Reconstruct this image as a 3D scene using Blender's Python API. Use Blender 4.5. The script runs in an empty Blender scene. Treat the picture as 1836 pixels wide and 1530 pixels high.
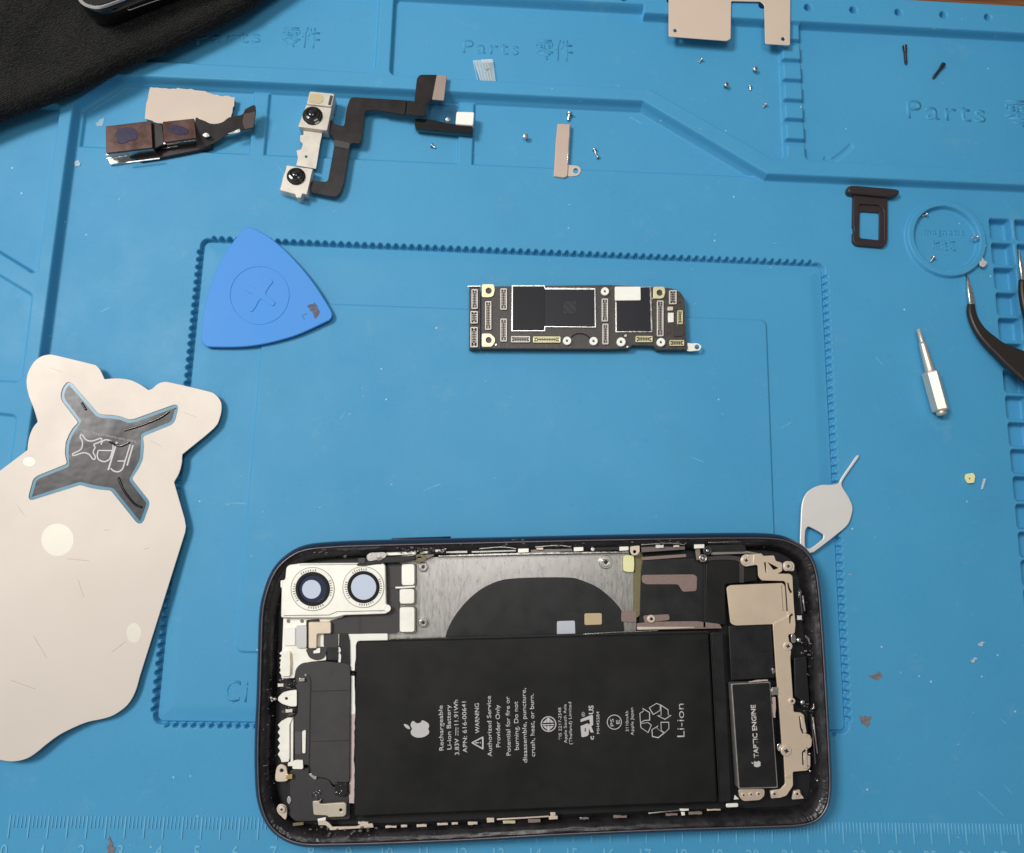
import bpy, math, random
import numpy as np
from mathutils import Matrix, Vector
random.seed(7); rng = np.random.default_rng(7)
C = bpy.context.scene.collection
MM = 0.001

# ---------------------------------------------------------------- camera (solved from the mat's ruler and frame)
F = 1342.17; RV = (-0.173128, -0.0441998, 0.0265694); TV = np.array((-132.882, 103.1, 198.539))
CX, CY = 918., 765.
def _rod(r):
    th = np.linalg.norm(r); k = np.array(r)/th
    K = np.array([[0, -k[2], k[1]], [k[2], 0, -k[0]], [-k[1], k[0], 0]])
    return np.eye(3)+np.sin(th)*K+(1-np.cos(th))*K@K
RW = _rod(RV)@np.diag([1., -1., -1.])
CAMP = -RW.T@TV
cam_d = bpy.data.cameras.new('camera'); cam = bpy.data.objects.new('camera', cam_d); C.objects.link(cam)
cam_d.sensor_width = 36; cam_d.lens = F/1836*36; cam_d.clip_start = 0.01; cam_d.clip_end = 20
m3 = np.stack([RW[0], -RW[1], -RW[2]], 1)
mw = Matrix([[*m3[i], CAMP[i]*MM] for i in range(3)]+[[0, 0, 0, 1]])
cam.matrix_world = mw
bpy.context.scene.camera = cam

# ---------------------------------------------------------------- light
w = bpy.data.worlds.new('World'); bpy.context.scene.world = w; w.use_nodes = True
nt_ = w.node_tree; bg = nt_.nodes['Background']; bg.inputs[1].default_value = 1.0
# the room: a bright side to the left, a dim warm side to the right
tc_ = nt_.nodes.new('ShaderNodeTexCoord'); sx_ = nt_.nodes.new('ShaderNodeSeparateXYZ'); nt_.links.new(tc_.outputs['Generated'], sx_.inputs[0])
rp_ = nt_.nodes.new('ShaderNodeValToRGB'); mr_ = nt_.nodes.new('ShaderNodeMapRange'); mr_.inputs['From Min'].default_value = -1; mr_.inputs['From Max'].default_value = 1
nt_.links.new(sx_.outputs['X'], mr_.inputs['Value']); nt_.links.new(mr_.outputs[0], rp_.inputs[0]); nt_.links.new(rp_.outputs[0], bg.inputs[0])
e_ = rp_.color_ramp.elements; e_[0].position = .36; e_[0].color = (.52, .51, .49, 1); e_[1].position = .60; e_[1].color = (.175, .17, .165, 1)
def area(name, loc, target, sx, sy, power, col):
    l = bpy.data.lights.new(name, 'AREA'); l.shape = 'RECTANGLE'; l.size = sx; l.size_y = sy; l.energy = power; l.color = col
    o = bpy.data.objects.new(name, l); C.objects.link(o); o.location = loc
    o.rotation_euler = (Vector(target)-Vector(loc)).to_track_quat('-Z', 'Y').to_euler(); return o
area('left_key', (-0.36, 0.33, 0.74), (0.22, 0.10, 0), 0.22, 0.22, 6.4, (1.0, 0.98, 0.95))  # unseen key lamp at upper left, set by how the shadows fall
area('overhead_fill', (0.14, 0.20, 0.42), (0.10, 0.20, 0), 0.16, 0.14, 0.55, (1.0, 0.97, 0.93))  # unseen overhead fill, added to even out the brightness
sc = bpy.context.scene
sc.view_settings.view_transform = 'Standard'; sc.view_settings.look = 'None'
sc.view_settings.exposure = -0.27; sc.view_settings.gamma = 1.0; sc.view_settings.use_curve_mapping = False
sc.cycles.max_bounces = 6; sc.cycles.transparent_max_bounces = 12

# ---------------------------------------------------------------- helpers
class Plane:
    """a flat support in the world (mm); outlines seen in the photograph are laid out on it"""
    def __init__(s, o, n=(0, 0, 1)):
        s.o = np.array(o, float); n = np.array(n, float); s.n = n/np.linalg.norm(n)
        u = np.array([1., 0, 0]); u = u-s.n*(u@s.n); s.u = u/np.linalg.norm(u); s.v = np.cross(s.n, s.u)
    def hit(s, px, py):
        d = RW.T@np.array([(px-CX)/F, (py-CY)/F, 1.]); t = ((s.o-CAMP)@s.n)/(d@s.n); return CAMP+d*t
    def uv(s, px, py):
        p = s.hit(px, py)-s.o; return (p@s.u, p@s.v)
    def mat(s):
        return Matrix([[s.u[i], s.v[i], s.n[i], s.o[i]*MM] for i in range(3)]+[[0, 0, 0, 1]])
def H(z): return Plane((0, 0, z))
def T3(a, b, c):
    n = np.cross(np.subtract(b, a), np.subtract(c, a)); n = n*np.sign(n[2]); return Plane(a, n)
def W(px, py, z=0): return H(z).hit(px, py)

ORG = {}
def tag(o, label=None, cat=None, group=None, kind=None):
    if label: o['label'] = label
    if cat: o['category'] = cat
    if group: o['group'] = group
    if kind: o['kind'] = kind
    return o
def thing(name, label, cat, loc, group=None):
    o = bpy.data.objects.new(name, None); C.objects.link(o); o.empty_display_size = 0.005
    o.location = [c*MM for c in loc]; ORG[o] = np.array(loc, float)
    return tag(o, label, cat, group)
def mk(name, me, mat, parent=None, origin=None):
    """me is in world metres; shift to the parent's (or own) origin"""
    org = ORG[parent] if parent is not None else np.array(origin if origin is not None else (0, 0, 0), float)
    me.transform(Matrix.Translation([-c*MM for c in org])); me.name = name
    o = bpy.data.objects.new(name, me); C.objects.link(o); ORG[o] = org
    if parent is not None: o.parent = parent
    else: o.location = [c*MM for c in org]
    me.materials.clear(); me.materials.append(mat)
    return o
def curve2mesh(cu):
    t = bpy.data.objects.new('t', cu); C.objects.link(t)
    bpy.context.view_layer.update()
    me = bpy.data.meshes.new_from_object(t.evaluated_get(bpy.context.evaluated_depsgraph_get()))
    bpy.data.objects.remove(t); bpy.data.curves.remove(cu); return me
def extr(polys_uv, plane, top, h, bev):
    """polys in plane coords (mm) -> world-metre mesh; top/h relative to plane along its normal"""
    cu = bpy.data.curves.new('c', 'CURVE'); cu.dimensions = '2D'; cu.fill_mode = 'BOTH'
    bev = min(bev, h*0.45)
    cu.extrude = (h/2-bev)*MM
    if bev > 0: cu.bevel_depth = bev*MM; cu.bevel_resolution = 1; cu.offset = -bev*MM
    for p in polys_uv:
        s = cu.splines.new('POLY'); s.points.add(len(p)-1); s.use_cyclic_u = True
        for q, (x, y) in zip(s.points, p): q.co = (x*MM, y*MM, 0, 1)
    me = curve2mesh(cu)
    me.transform(plane.mat()@Matrix.Translation((0, 0, (top-h/2)*MM)))
    return me
def RD(pts, r, n=4):
    """round the corners of a pixel outline"""
    out = []; N = len(pts)
    for i in range(N):
        p = np.array(pts[i], float); a = np.array(pts[i-1], float)-p; b = np.array(pts[(i+1) % N], float)-p
        la, lb = np.linalg.norm(a), np.linalg.norm(b); k = min(r, la*.45, lb*.45); A = p+a/la*k; B = p+b/lb*k
        for t in np.linspace(0, 1, n): out.append(tuple((1-t)**2*A+2*t*(1-t)*p+t*t*B))
    return out
def SM(pts, k=4, closed=True):
    P = [np.array(p, float) for p in pts]; N = len(P); out = []
    for i in range(N if closed else N-1):
        g = lambda j: P[j % N] if closed else P[max(0, min(N-1, j))]
        p0, p1, p2, p3 = g(i-1), g(i), g(i+1), g(i+2)
        for t in np.arange(k)/k:
            out.append(tuple(0.5*((2*p1)+(-p0+p2)*t+(2*p0-5*p1+4*p2-p3)*t*t+(-p0+3*p1-3*p2+p3)*t**3)))
    if not closed: out.append(tuple(P[-1]))
    return out
def CIR(x, y, r, n=28, ry=None):
    ry = ry or r; return [(x+r*math.cos(a), y+ry*math.sin(a)) for a in np.linspace(0, 2*math.pi, n, endpoint=False)]
def BX(x0, y0, x1, y1, sk=0.0):
    """pixel box; sk leans the left/right sides like the phone's"""
    return [(x0, y0), (x1, y0-(x1-x0)*.02), (x1+(y1-y0)*sk, y1-(x1-x0)*.02), (x0+(y1-y0)*sk, y1)]
def RIB(pts, wd):
    P = [np.array(p, float) for p in pts]; L = []; Rr = []
    wd = wd if isinstance(wd, (list, tuple)) else [wd]*len(P)
    for i, p in enumerate(P):
        d = P[min(i+1, len(P)-1)]-P[max(i-1, 0)]; d = d/np.linalg.norm(d); n = np.array([-d[1], d[0]])
        L.append(tuple(p+n*wd[i]/2)); Rr.append(tuple(p-n*wd[i]/2))
    return L+Rr[::-1]
def ROUGH(pts, step, amp):
    out = []; N = len(pts)
    for i in range(N):
        a = np.array(pts[i], float); b = np.array(pts[(i+1) % N], float); k = max(1, int(np.linalg.norm(b-a)/step))
        for j in range(k): out.append(tuple(a+(b-a)*j/k+(rng.normal(size=2)*amp if j else 0)))
    return out
def slab(name, polys, z, h, mat, parent=None, bev=0.06, origin=None, label=None):
    """plate whose top outline(s) are given in photograph pixels; z = height (mm) or a Plane"""
    pl = z if isinstance(z, Plane) else H(z)
    if not isinstance(polys[0][0], (tuple, list, np.ndarray)): polys = [polys]
    uv = [[pl.uv(*p) for p in poly] for poly in polys]
    me = extr(uv, pl, 0, h, bev)
    o = mk(name, me, mat, parent, origin)
    if label: o['label'] = label
    return o
def base(px, py, z): return tuple(W(px, py, z))
FONT = None
def text(name, s, p0, p1, z, mat, parent, h=0.05, bold=0.0, hpx=None, spacing=1.0, up=None):
    """lettering whose baseline runs from pixel p0 to pixel p1 on the surface z"""
    pl = z if isinstance(z, Plane) else H(z)
    cu = bpy.data.curves.new('t', 'FONT'); cu.body = s; cu.size = 1; cu.space_character = spacing
    cu.offset = bold; cu.resolution_u = 3
    me = curve2mesh(cu)
    co = np.zeros(len(me.vertices)*3); me.vertices.foreach_get('co', co); co = co.reshape(-1, 3)
    x0, x1 = co[:, 0].min(), co[:, 0].max()
    a = np.array(pl.uv(*p0)); b = np.array(pl.uv(*p1)); d = b-a; L = np.linalg.norm(d); d /= L; n = np.array([-d[1], d[0]])
    if up == 'flip': n = -n
    sx = L/(x1-x0); sy = sx
    if hpx:
        mmpx = L/np.hypot(p1[0]-p0[0], p1[1]-p0[1]); sy = hpx*mmpx/0.73
    P = a+np.outer((co[:, 0]-x0)*sx, d)+np.outer(co[:, 1]*sy, n)
    co3 = np.column_stack([P*MM, np.zeros(len(P))]); me.vertices.foreach_set('co', co3.ravel())
    # solid letters
    import bmesh
    bm = bmesh.new(); bm.from_mesh(me); bmesh.ops.remove_doubles(bm, verts=bm.verts, dist=1e-7)
    bmesh.ops.recalc_face_normals(bm, faces=bm.faces)
    r = bmesh.ops.extrude_face_region(bm, geom=bm.faces[:])
    vs = [g for g in r['geom'] if isinstance(g, bmesh.types.BMVert)]
    for v in vs: v.co.z -= h*MM
    bmesh.ops.recalc_face_normals(bm, faces=bm.faces); bm.to_mesh(me); bm.free()
    me.transform(pl.mat())
    return mk(name, me, mat, parent)
def lathe(prof, seg=20, closed_ends=True):
    """profile [(r,z)] in mm around +Z -> mesh in metres at origin"""
    vs = []; fs = []
    for r, z in prof:
        for a in range(seg): t = 2*math.pi*a/seg; vs.append((r*math.cos(t)*MM, r*math.sin(t)*MM, z*MM))
    for i in range(len(prof)-1):
        for a in range(seg): b = (a+1) % seg; fs.append((i*seg+a, i*seg+b, (i+1)*seg+b, (i+1)*seg+a))
    if closed_ends: fs.append(tuple(range(seg))[::-1]); fs.append(tuple((len(prof)-1)*seg+a for a in range(seg)))
    me = bpy.data.meshes.new('l'); me.from_pydata(vs, [], fs); me.update(); return me
def smooth(o, on=True):
    for p in o.data.polygons: p.use_smooth = on
    return o
def tube(pts_mm, r, res=3):
    cu = bpy.data.curves.new('c', 'CURVE'); cu.dimensions = '3D'; cu.bevel_depth = r*MM; cu.bevel_resolution = res; cu.use_fill_caps = True
    s = cu.splines.new('POLY'); s.points.add(len(pts_mm)-1)
    for q, p in zip(s.points, pts_mm): q.co = (p[0]*MM, p[1]*MM, p[2]*MM, 1)
    return curve2mesh(cu)

# ---------------------------------------------------------------- materials
def pm(name, col, rough=0.5, metal=0.0, var=0.06, vs=300, bump=0.0, bs=2500, spec=0.5, rvar=0.0, coat=0.0, stretch=None, alpha=1.0):
    m = bpy.data.materials.new(name); m.use_nodes = True; nt = m.node_tree; N = nt.nodes; L = nt.links
    b = N['Principled BSDF']; b.inputs['Metallic'].default_value = metal; b.inputs['Roughness'].default_value = rough
    b.inputs['Specular IOR Level'].default_value = spec; b.inputs['Coat Weight'].default_value = coat; b.inputs['Alpha'].default_value = alpha
    tc = N.new('ShaderNodeTexCoord'); src = tc.outputs['Object']
    if stretch:
        mp = N.new('ShaderNodeMapping'); mp.inputs['Scale'].default_value = stretch; L.new(src, mp.inputs[0]); src = mp.outputs[0]
    n = N.new('ShaderNodeTexNoise'); n.inputs['Scale'].default_value = vs; n.inputs['Detail'].default_value = 5; n.inputs['Roughness'].default_value = .6
    L.new(src, n.inputs['Vector'])
    mx = N.new('ShaderNodeMix'); mx.data_type = 'RGBA'
    c = np.array(col); mx.inputs['A'].default_value = (*np.clip(c*(1-var*1.6), 0, 1), 1); mx.inputs['B'].default_value = (*np.clip(c*(1+var*1.6), 0, 1), 1)
    L.new(n.outputs['Fac'], mx.inputs['Factor']); L.new(mx.outputs['Result'], b.inputs['Base Color'])
    if rvar:
        r = N.new('ShaderNodeMapRange'); r.inputs['From Min'].default_value = .3; r.inputs['From Max'].default_value = .7
        r.inputs['To Min'].default_value = max(0, rough-rvar); r.inputs['To Max'].default_value = rough+rvar
        L.new(n.outputs['Fac'], r.inputs['Value']); L.new(r.outputs[0], b.inputs['Roughness'])
    if bump:
        n2 = N.new('ShaderNodeTexNoise'); n2.inputs['Scale'].default_value = bs; n2.inputs['Detail'].default_value = 3; L.new(src, n2.inputs['Vector'])
        bp = N.new('ShaderNodeBump'); bp.inputs['Strength'].default_value = 1.0; bp.inputs['Distance'].default_value = bump*MM
        L.new(n2.outputs['Fac'], bp.inputs['Height']); L.new(bp.outputs[0], b.inputs['Normal'])
    return m
M = {}
M['steel'] = pm('scraper_steel', (.655, .595, .535), .60, .32, .06, 35, .014, 2600, rvar=.08, spec=.35)
M['alu'] = pm('brushed_aluminium', (.56, .545, .52), .32, 1.0, .05, 400, .005, 900, rvar=.06, stretch=(5, 1, 1))
M['tan'] = pm('nickel_plate', (.74, .63, .52), .45, .5, .06, 150, .004, 1500, rvar=.05)
M['cream'] = pm('cream_shield', (.94, .92, .83), .40, .25, .04, 250, .004, 1500, rvar=.08)
M['shield'] = pm('beige_shield', (.62, .57, .50), .42, .4, .05, 250, .004, 1500, rvar=.08)
M['white'] = pm('white_pad', (.92, .92, .85), .6, 0, .04, 400, .004)
M['yellow'] = pm('yellow_foam', (.80, .78, .42), .7, 0, .06, 500, .01)
M['olive'] = pm('olive_tape', (.17, .15, .07), .35, 0, .15, 600)
M['brown'] = pm('brown_copper_tape', (.26, .19, .17), .5, .3, .18, 1500, .01, 2500)
M['silver'] = pm('bright_silver', (.82, .81, .78), .25, 1.0, .06, 800, rvar=.1)
M['screw'] = pm('screw_steel', (.78, .77, .74), .28, 1.0, .08, 2500, .006, 4000)
M['blackscrew'] = pm('black_screw', (.02, .02, .025), .35, .3, .2, 2500, .01, 4000)
M['black'] = pm('black_film', (.010, .010, .011), .40, 0, .25, 200, .004, 1200, rvar=.08)
M['battery'] = pm('battery_wrap', (.010, .010, .010), .44, 0, .3, 90, .06, 60, rvar=.08, spec=.32)
M['char'] = pm('charcoal_film', (.040, .037, .039), .5, 0, .15, 200, .004, 1200, rvar=.08)
M['deep'] = pm('deep_black', (.005, .006, .007), .55, 0, .3, 300, .02, 900)
M['gasket'] = pm('gasket_black', (.015, .014, .016), .30, 0, .6, 260, .06, 420, rvar=.16, spec=.5)
M['frame'] = pm('dark_blue_frame', (.016, .019, .040), .30, .35, .2, 100, rvar=.06, coat=.3)
M['lip'] = pm('frame_lip', (.20, .17, .19), .35, .7, .2, 300)
M['print'] = pm('printed_grey', (.52, .51, .50), .6, 0, .05, 800)
M['printd'] = pm('laser_etched_grey', (.12, .12, .13), .6, 0, .2, 1500)
M['pcb'] = pm('black_circuit_board', (.050, .044, .040), .42, 0, .55, 900, .05, 2200, rvar=.15)
M['chip'] = pm('chip_black', (.017, .018, .025), .42, 0, .1, 200, .003, 2500, spec=.28)
M['chipmark'] = pm('chip_mark', (.040, .040, .048), .5)
M['pin'] = pm('connector_silver', (.74, .70, .65), .45, .3, .12, 1500, .01)
M['pingrey'] = pm('contact_grey', (.52, .48, .44), .45, .4, .2, 1500)
M['gold'] = pm('gold_pad', (.78, .73, .46), .38, .6, .08, 700)
M['goldpin'] = pm('gold_contact', (.72, .55, .25), .3, .9, .1, 700)
M['flex'] = pm('dark_flex', (.018, .015, .015), .36, 0, .15, 150, .006, 800, rvar=.1, spec=.35)
M['bluefilm'] = pm('dark_lens_blue', (.015, .02, .06), .15, 0, .2, 200, coat=.6)
M['lens'] = pm('painted_lens_reflection', (.58, .66, .78), .15, 0, .02, 100, coat=.5)  # pale tone paints the ceiling's reflection in the lens
M['glass'] = pm('black_lens_glass', (.008, .009, .012), .08, 0, .1, 100, coat=.8)
M['pick'] = pm('blue_pick_plastic', (.062, .285, .74), .52, 0, .06, 40, .012, 300, spec=.25, rvar=.06)
M['brownlid'] = pm('brown_camera_lid', (.075, .028, .020), .28, .2, .35, 180, .012, 900, rvar=.1)
M['purple'] = pm('purple_adhesive', (.014, .007, .040), .35, 0, .9, 1100, .03, 900, spec=.3)
M['foil'] = pm('beige_foil', (.50, .42, .35), .55, .25, .06, 80, .02, 200)
M['tray'] = pm('dark_bronze_tray', (.055, .042, .046), .38, .45, .12, 500, .01)
M['twz'] = pm('tweezer_black', (.018, .014, .012), .45, 0, .2, 300, .01)
M['hex'] = pm('satin_driver_metal', (.76, .67, .57), .38, .75, .05, 400)
M['wax'] = pm('dried_glue', (.10, .09, .085), .6, 0, .4, 900, .05)
M['rust'] = pm('pink_brown_stain', (.27, .23, .22), .7, 0, .4, 900, .02, alpha=.5)
M['dust'] = pm('pale_dust', (.50, .64, .70), .6, 0, .2, 900, alpha=.75)
M['clear'] = pm('clear_plastic', (.75, .85, .9), .15, 0, .1, 500, .03, 900, alpha=.28)
M['clearbright'] = pm('clear_sliver_and_glint', (.75, .84, .88), .2, 0, .1, 500, alpha=.5)
M['smoke'] = pm('smoky_clear_film', (.02, .09, .17), .15, 0, .1, 300, alpha=.35)
M['darkfilm'] = pm('grey_window_film', (.030, .026, .029), .30, 0, .3, 60, .30, 75, rvar=.06, spec=.36)
M['blueedge'] = pm('clear_film_edge', (.06, .22, .33), .3, 0, .15, 300)
M['chrome'] = pm('chrome', (.85, .83, .80), .12, 1.0, .03, 300)
M['padshade_seam'] = pm('pad_shade_seam', (.20, .19, .15), .5)
M['gloss'] = pm('gloss_black', (.006, .007, .007), .12, 0, .1, 100, coat=.5)

def silicone():
    m = bpy.data.materials.new('blue_silicone'); m.use_nodes = True; nt = m.node_tree; N = nt.nodes; L = nt.links
    b = N['Principled BSDF']; b.inputs['Roughness'].default_value = .56; b.inputs['Specular IOR Level'].default_value = .35
    tc = N.new('ShaderNodeTexCoord').outputs['Object']
    def noise(s, d=4, r=.6):
        n = N.new('ShaderNodeTexNoise'); n.inputs['Scale'].default_value = s; n.inputs['Detail'].default_value = d; n.inputs['Roughness'].default_value = r
        L.new(tc, n.inputs['Vector']); return n.outputs['Fac']
    def mr(v, a, b_, c, d):
        n = N.new('ShaderNodeMapRange'); n.inputs['From Min'].default_value = a; n.inputs['From Max'].default_value = b_
        n.inputs['To Min'].default_value = c; n.inputs['To Max'].default_value = d; L.new(v, n.inputs['Value']); return n.outputs[0]
    def mix(f, a, b_):
        n = N.new('ShaderNodeMix'); n.data_type = 'RGBA'
        L.new(f, n.inputs['Factor'])
        for s, v in (('A', a), ('B', b_)):
            if isinstance(v, tuple): n.inputs[s].default_value = (*v, 1)
            else: L.new(v, n.inputs[s])
        return n.outputs['Result']
    c = mix(mr(noise(14), .35, .65, 0, 1), (.052, .292, .530), (.062, .315, .560))
    c = mix(mr(noise(1300, 3, .7), .3, .7, 0, .22), c, (.085, .37, .60))
    c = mix(mr(noise(420, 5, .75), .62, .76, 0, .32), c, (.032, .19, .36))       # faint dark scuffs
    c = mix(mr(noise(90, 6, .8), .58, .78, 0, .42), c, (.17, .38, .52))
    c = mix(mr(noise(26, 5, .7), .56, .74, 0, .30), c, (.060, .265, .44))         # dull wiped dust
    v = N.new('ShaderNodeTexVoronoi'); v.inputs['Scale'].default_value = 210; v.inputs['Randomness'].default_value = 1; L.new(tc, v.inputs['Vector'])
    dots = mr(v.outputs['Distance'], .045, .07, 1, 0)
    sel = mr(noise(37), .56, .6, 0, .8)
    mm = N.new('ShaderNodeMath'); mm.operation = 'MULTIPLY'; L.new(dots, mm.inputs[0]); L.new(sel, mm.inputs[1])
    c = mix(mm.outputs[0], c, (.55, .68, .74))
    L.new(c, b.inputs['Base Color'])
    L.new(mr(noise(60), .3, .7, .50, .64), b.inputs['Roughness'])
    bp = N.new('ShaderNodeBump'); bp.inputs['Distance'].default_value = .025*MM; L.new(noise(1600, 4, .7), bp.inputs['Height'])
    L.new(bp.outputs[0], b.inputs['Normal'])
    return m
M['sil'] = silicone()
M['sil_scratch_glint'] = pm('scratch_and_highlight_silicone', (.13, .43, .65), .5, 0, .05, 900)  # pale scratches; on the ruler, edge highlights put into the colour
def knit():
    m = bpy.data.materials.new('black_knit'); m.use_nodes = True; nt = m.node_tree; N = nt.nodes; L = nt.links
    b = N['Principled BSDF']; b.inputs['Roughness'].default_value = .9; b.inputs['Specular IOR Level'].default_value = .15
    b.inputs['Sheen Weight'].default_value = .12
    tc = N.new('ShaderNodeTexCoord').outputs['Object']
    mp = N.new('ShaderNodeMapping'); mp.inputs['Rotation'].default_value = (0, 0, .75); mp.inputs['Scale'].default_value = (1, 1.6, 1); L.new(tc, mp.inputs[0])
    v = N.new('ShaderNodeTexVoronoi'); v.inputs['Scale'].default_value = 1250; v.inputs['Randomness'].default_value = .55; L.new(mp.outputs[0], v.inputs['Vector'])
    n = N.new('ShaderNodeTexNoise'); n.inputs['Scale'].default_value = 500; n.inputs['Detail'].default_value = 6; L.new(tc, n.inputs['Vector'])
    r = N.new('ShaderNodeValToRGB'); r.color_ramp.elements[0].color = (.014, .0135, .0135, 1); r.color_ramp.elements[1].color = (.004, .004, .004, 1)
    r.color_ramp.elements[1].position = .6
    L.new(v.outputs['Distance'], r.inputs[0])
    mx = N.new('ShaderNodeMix'); mx.data_type = 'RGBA'; mx.blend_type = 'MULTIPLY'; mx.inputs['Factor'].default_value = .8
    r2 = N.new('ShaderNodeMapRange'); r2.inputs['From Min'].default_value = .3; r2.inputs['From Max'].default_value = .7; r2.inputs['To Min'].default_value = .4; r2.inputs['To Max'].default_value = 1.7
    L.new(n.outputs['Fac'], r2.inputs['Value']); L.new(r.outputs[0], mx.inputs['A']); L.new(r2.outputs[0], mx.inputs['B'])
    L.new(mx.outputs['Result'], b.inputs['Base Color'])
    bp = N.new('ShaderNodeBump'); bp.inputs['Distance'].default_value = .5*MM; bp.invert = True; L.new(v.outputs['Distance'], bp.inputs['Height']); L.new(bp.outputs[0], b.inputs['Normal'])
    return m
M['knit'] = knit()
def wood():
    m = bpy.data.materials.new('varnished_wood'); m.use_nodes = True; nt = m.node_tree; N = nt.nodes; L = nt.links
    b = N['Principled BSDF']; b.inputs['Roughness'].default_value = .35
    tc = N.new('ShaderNodeTexCoord').outputs['Object']
    mp = N.new('ShaderNodeMapping'); mp.inputs['Scale'].default_value = (12, 320, 30); L.new(tc, mp.inputs[0])
    n = N.new('ShaderNodeTexNoise'); n.inputs['Scale'].default_value = 1.6; n.inputs['Detail'].default_value = 8; n.inputs['Distortion'].default_value = .6; L.new(mp.outputs[0], n.inputs['Vector'])
    r = N.new('ShaderNodeValToRGB'); e = r.color_ramp.elements; e[0].position = .32; e[0].color = (.09, .028, .010, 1); e[1].position = .68; e[1].color = (.40, .17, .065, 1)
    L.new(n.outputs['Fac'], r.inputs[0]); L.new(r.outputs[0], b.inputs['Base Color'])
    return m
M['wood'] = wood()

# ---------------------------------------------------------------- desk
MATB = -4.2
def boxmesh(x0, y0, z0, x1, y1, z1):
    vs = [(x*MM, y*MM, z*MM) for z in (z0, z1) for x, y in ((x0, y0), (x1, y0), (x1, y1), (x0, y1))]
    me = bpy.data.meshes.new('b'); me.from_pydata(vs, [], [(3, 2, 1, 0), (4, 5, 6, 7), (0, 1, 5, 4), (1, 2, 6, 5), (2, 3, 7, 6), (3, 0, 4, 7)]); me.update(); return me
tag(mk('desk', boxmesh(-500, -500, MATB-20, 900, 700, MATB), M['wood']), kind='structure')

# ---------------------------------------------------------------- the moulded mat: one height field
def axis(a, b, c, d, fine):
    l = [a]; s = (c-b)*0
    left = b-np.cumsum(fine*1.25**np.arange(60)); left = left[left > a]
    right = c+np.cumsum(fine*1.25**np.arange(60)); right = right[right < d]
    return np.concatenate([[a], left[::-1], np.arange(b, c, fine), [c] if True else [], right, [d]])
XS = axis(-95, -40, 306, 380, .22); YS = axis(-60, -14, 255.8, 256.2, .22)
XX, YY = np.meshgrid(XS, YS); Z = np.zeros_like(XX)
def poly_sdf(X, Y, P):
    P = np.array(P, float); d = np.full(X.shape, 1e9); s = np.ones(X.shape)
    for i in range(len(P)):
        a = P[i]; b = P[i-1]; e = b-a; wx = X-a[0]; wy = Y-a[1]
        t = np.clip((wx*e[0]+wy*e[1])/(e@e), 0, 1); d = np.minimum(d, (wx-e[0]*t)**2+(wy-e[1]*t)**2)
        c1 = Y >= a[1]; c2 = Y < b[1]; c3 = e[0]*wy > e[1]*wx
        k = (c1 & c2 & c3) | (~c1 & ~c2 & ~c3); s = np.where(k, -s, s)
    return s*np.sqrt(d)
def win(x0, x1, y0, y1, pad=3):
    i0, i1 = np.searchsorted(XS, [x0-pad, x1+pad]); j0, j1 = np.searchsorted(YS, [y0-pad, y1+pad])
    return slice(j0, j1), slice(i0, i1)
def ss(t): t = np.clip(t, 0, 1); return t*t*(3-2*t)
def put(sd, w_, h, wd):
    """inside (sd<0) goes to height h over a slope wd wide"""
    Z[w_] = Z[w_]+(h-Z[w_])*ss(.5-sd/wd)
def feat(P, h, wd=.8, r=0.0):
    P = np.array(P, float); w_ = win(P[:, 0].min(), P[:, 0].max(), P[:, 1].min(), P[:, 1].max())
    if r:
        c = P.mean(0)  # shrink then round
        sd = poly_sdf(XX[w_], YY[w_], inset(P, r))-r
    else: sd = poly_sdf(XX[w_], YY[w_], P)
    put(sd, w_, h, wd)
def inset(P, r):
    P = np.array(P, float); n = len(P)
    ar = 0.5*sum(P[i-1][0]*P[i][1]-P[i][0]*P[i-1][1] for i in range(n)); sg = 1 if ar > 0 else -1
    out = []
    for i in range(n):
        a, b, c = P[i-1], P[i], P[(i+1) % n]; d1 = (b-a)/np.linalg.norm(b-a); d2 = (c-b)/np.linalg.norm(c-b)
        n1 = np.array([-d1[1], d1[0]])*sg; n2 = np.array([-d2[1], d2[0]])*sg
        k = r/max(.3, 1+n1@n2); out.append(b+(n1+n2)*k)
    return out
# ridge country (z 3) around the work area
work = [(-6.3, -300), (-6.3, 204.8), (5.3, 214.7), (170, 214.7), (209.5, 191.3), (600, 191.3), (600, -300)]
sd = poly_sdf(XX, YY, work); Z[:] = 3*ss(.5+(sd-.35)/1.5)
# faint sag of the soft sheet
SAG = ss((YY-4)/14); Z += SAG*.10*np.sin(XX/41+1.1)*np.cos(YY/33+.4)+SAG*.05*np.sin(XX/17+YY/23)
# parts strip below the ridge, with its dividers
ws = win(-6, 210, 192, 215); s1 = poly_sdf(XX[ws], YY[ws], [(-5, 192.6), (-5, 204.3), (6, 214), (170, 214), (206, 192.6)])
for a, b in ((46.4, 51.2), (111.4, 116.2)):
    s1 = np.maximum(s1, -poly_sdf(XX[ws], YY[ws], [(a, 185), (b, 185), (b, 213.7), (a, 213.7)]))
Z[ws] = Z[ws]-1.0*ss(.5-s1/.9)
# big trays
feat([(84.4, 300), (84.4, 221), (10, 221), (-9, 236), (-60, 236), (-60, 300)], 1.5, 1.1, 2.0)
feat([(89.3, 248.2), (89.3, 220.5), (172.5, 220), (211.5, 197.8), (216.2, 197.8), (216.2, 248.2)], 1.1, 1.1, 1.6)
feat([(222.6, 262), (222.6, 197.6), (420, 196.4), (420, 262)], 1.0, 1.1, 1.6)
feat([(-11.2, 204.2), (-11.2, 150.6), (-12.3, 150.2), (-70, 183), (-70, 204.2)], 1.2, 1.1, 1.2)
feat([(-11.6, 143.2), (-11.2, 117), (-70, 117), (-70, 176)], 2.0, 1.0, 1.6)
feat([(-11.2, 107), (-11.2, 44), (-70, 44), (-70, 112)], 2.0, 1.0, 1.6)
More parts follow.
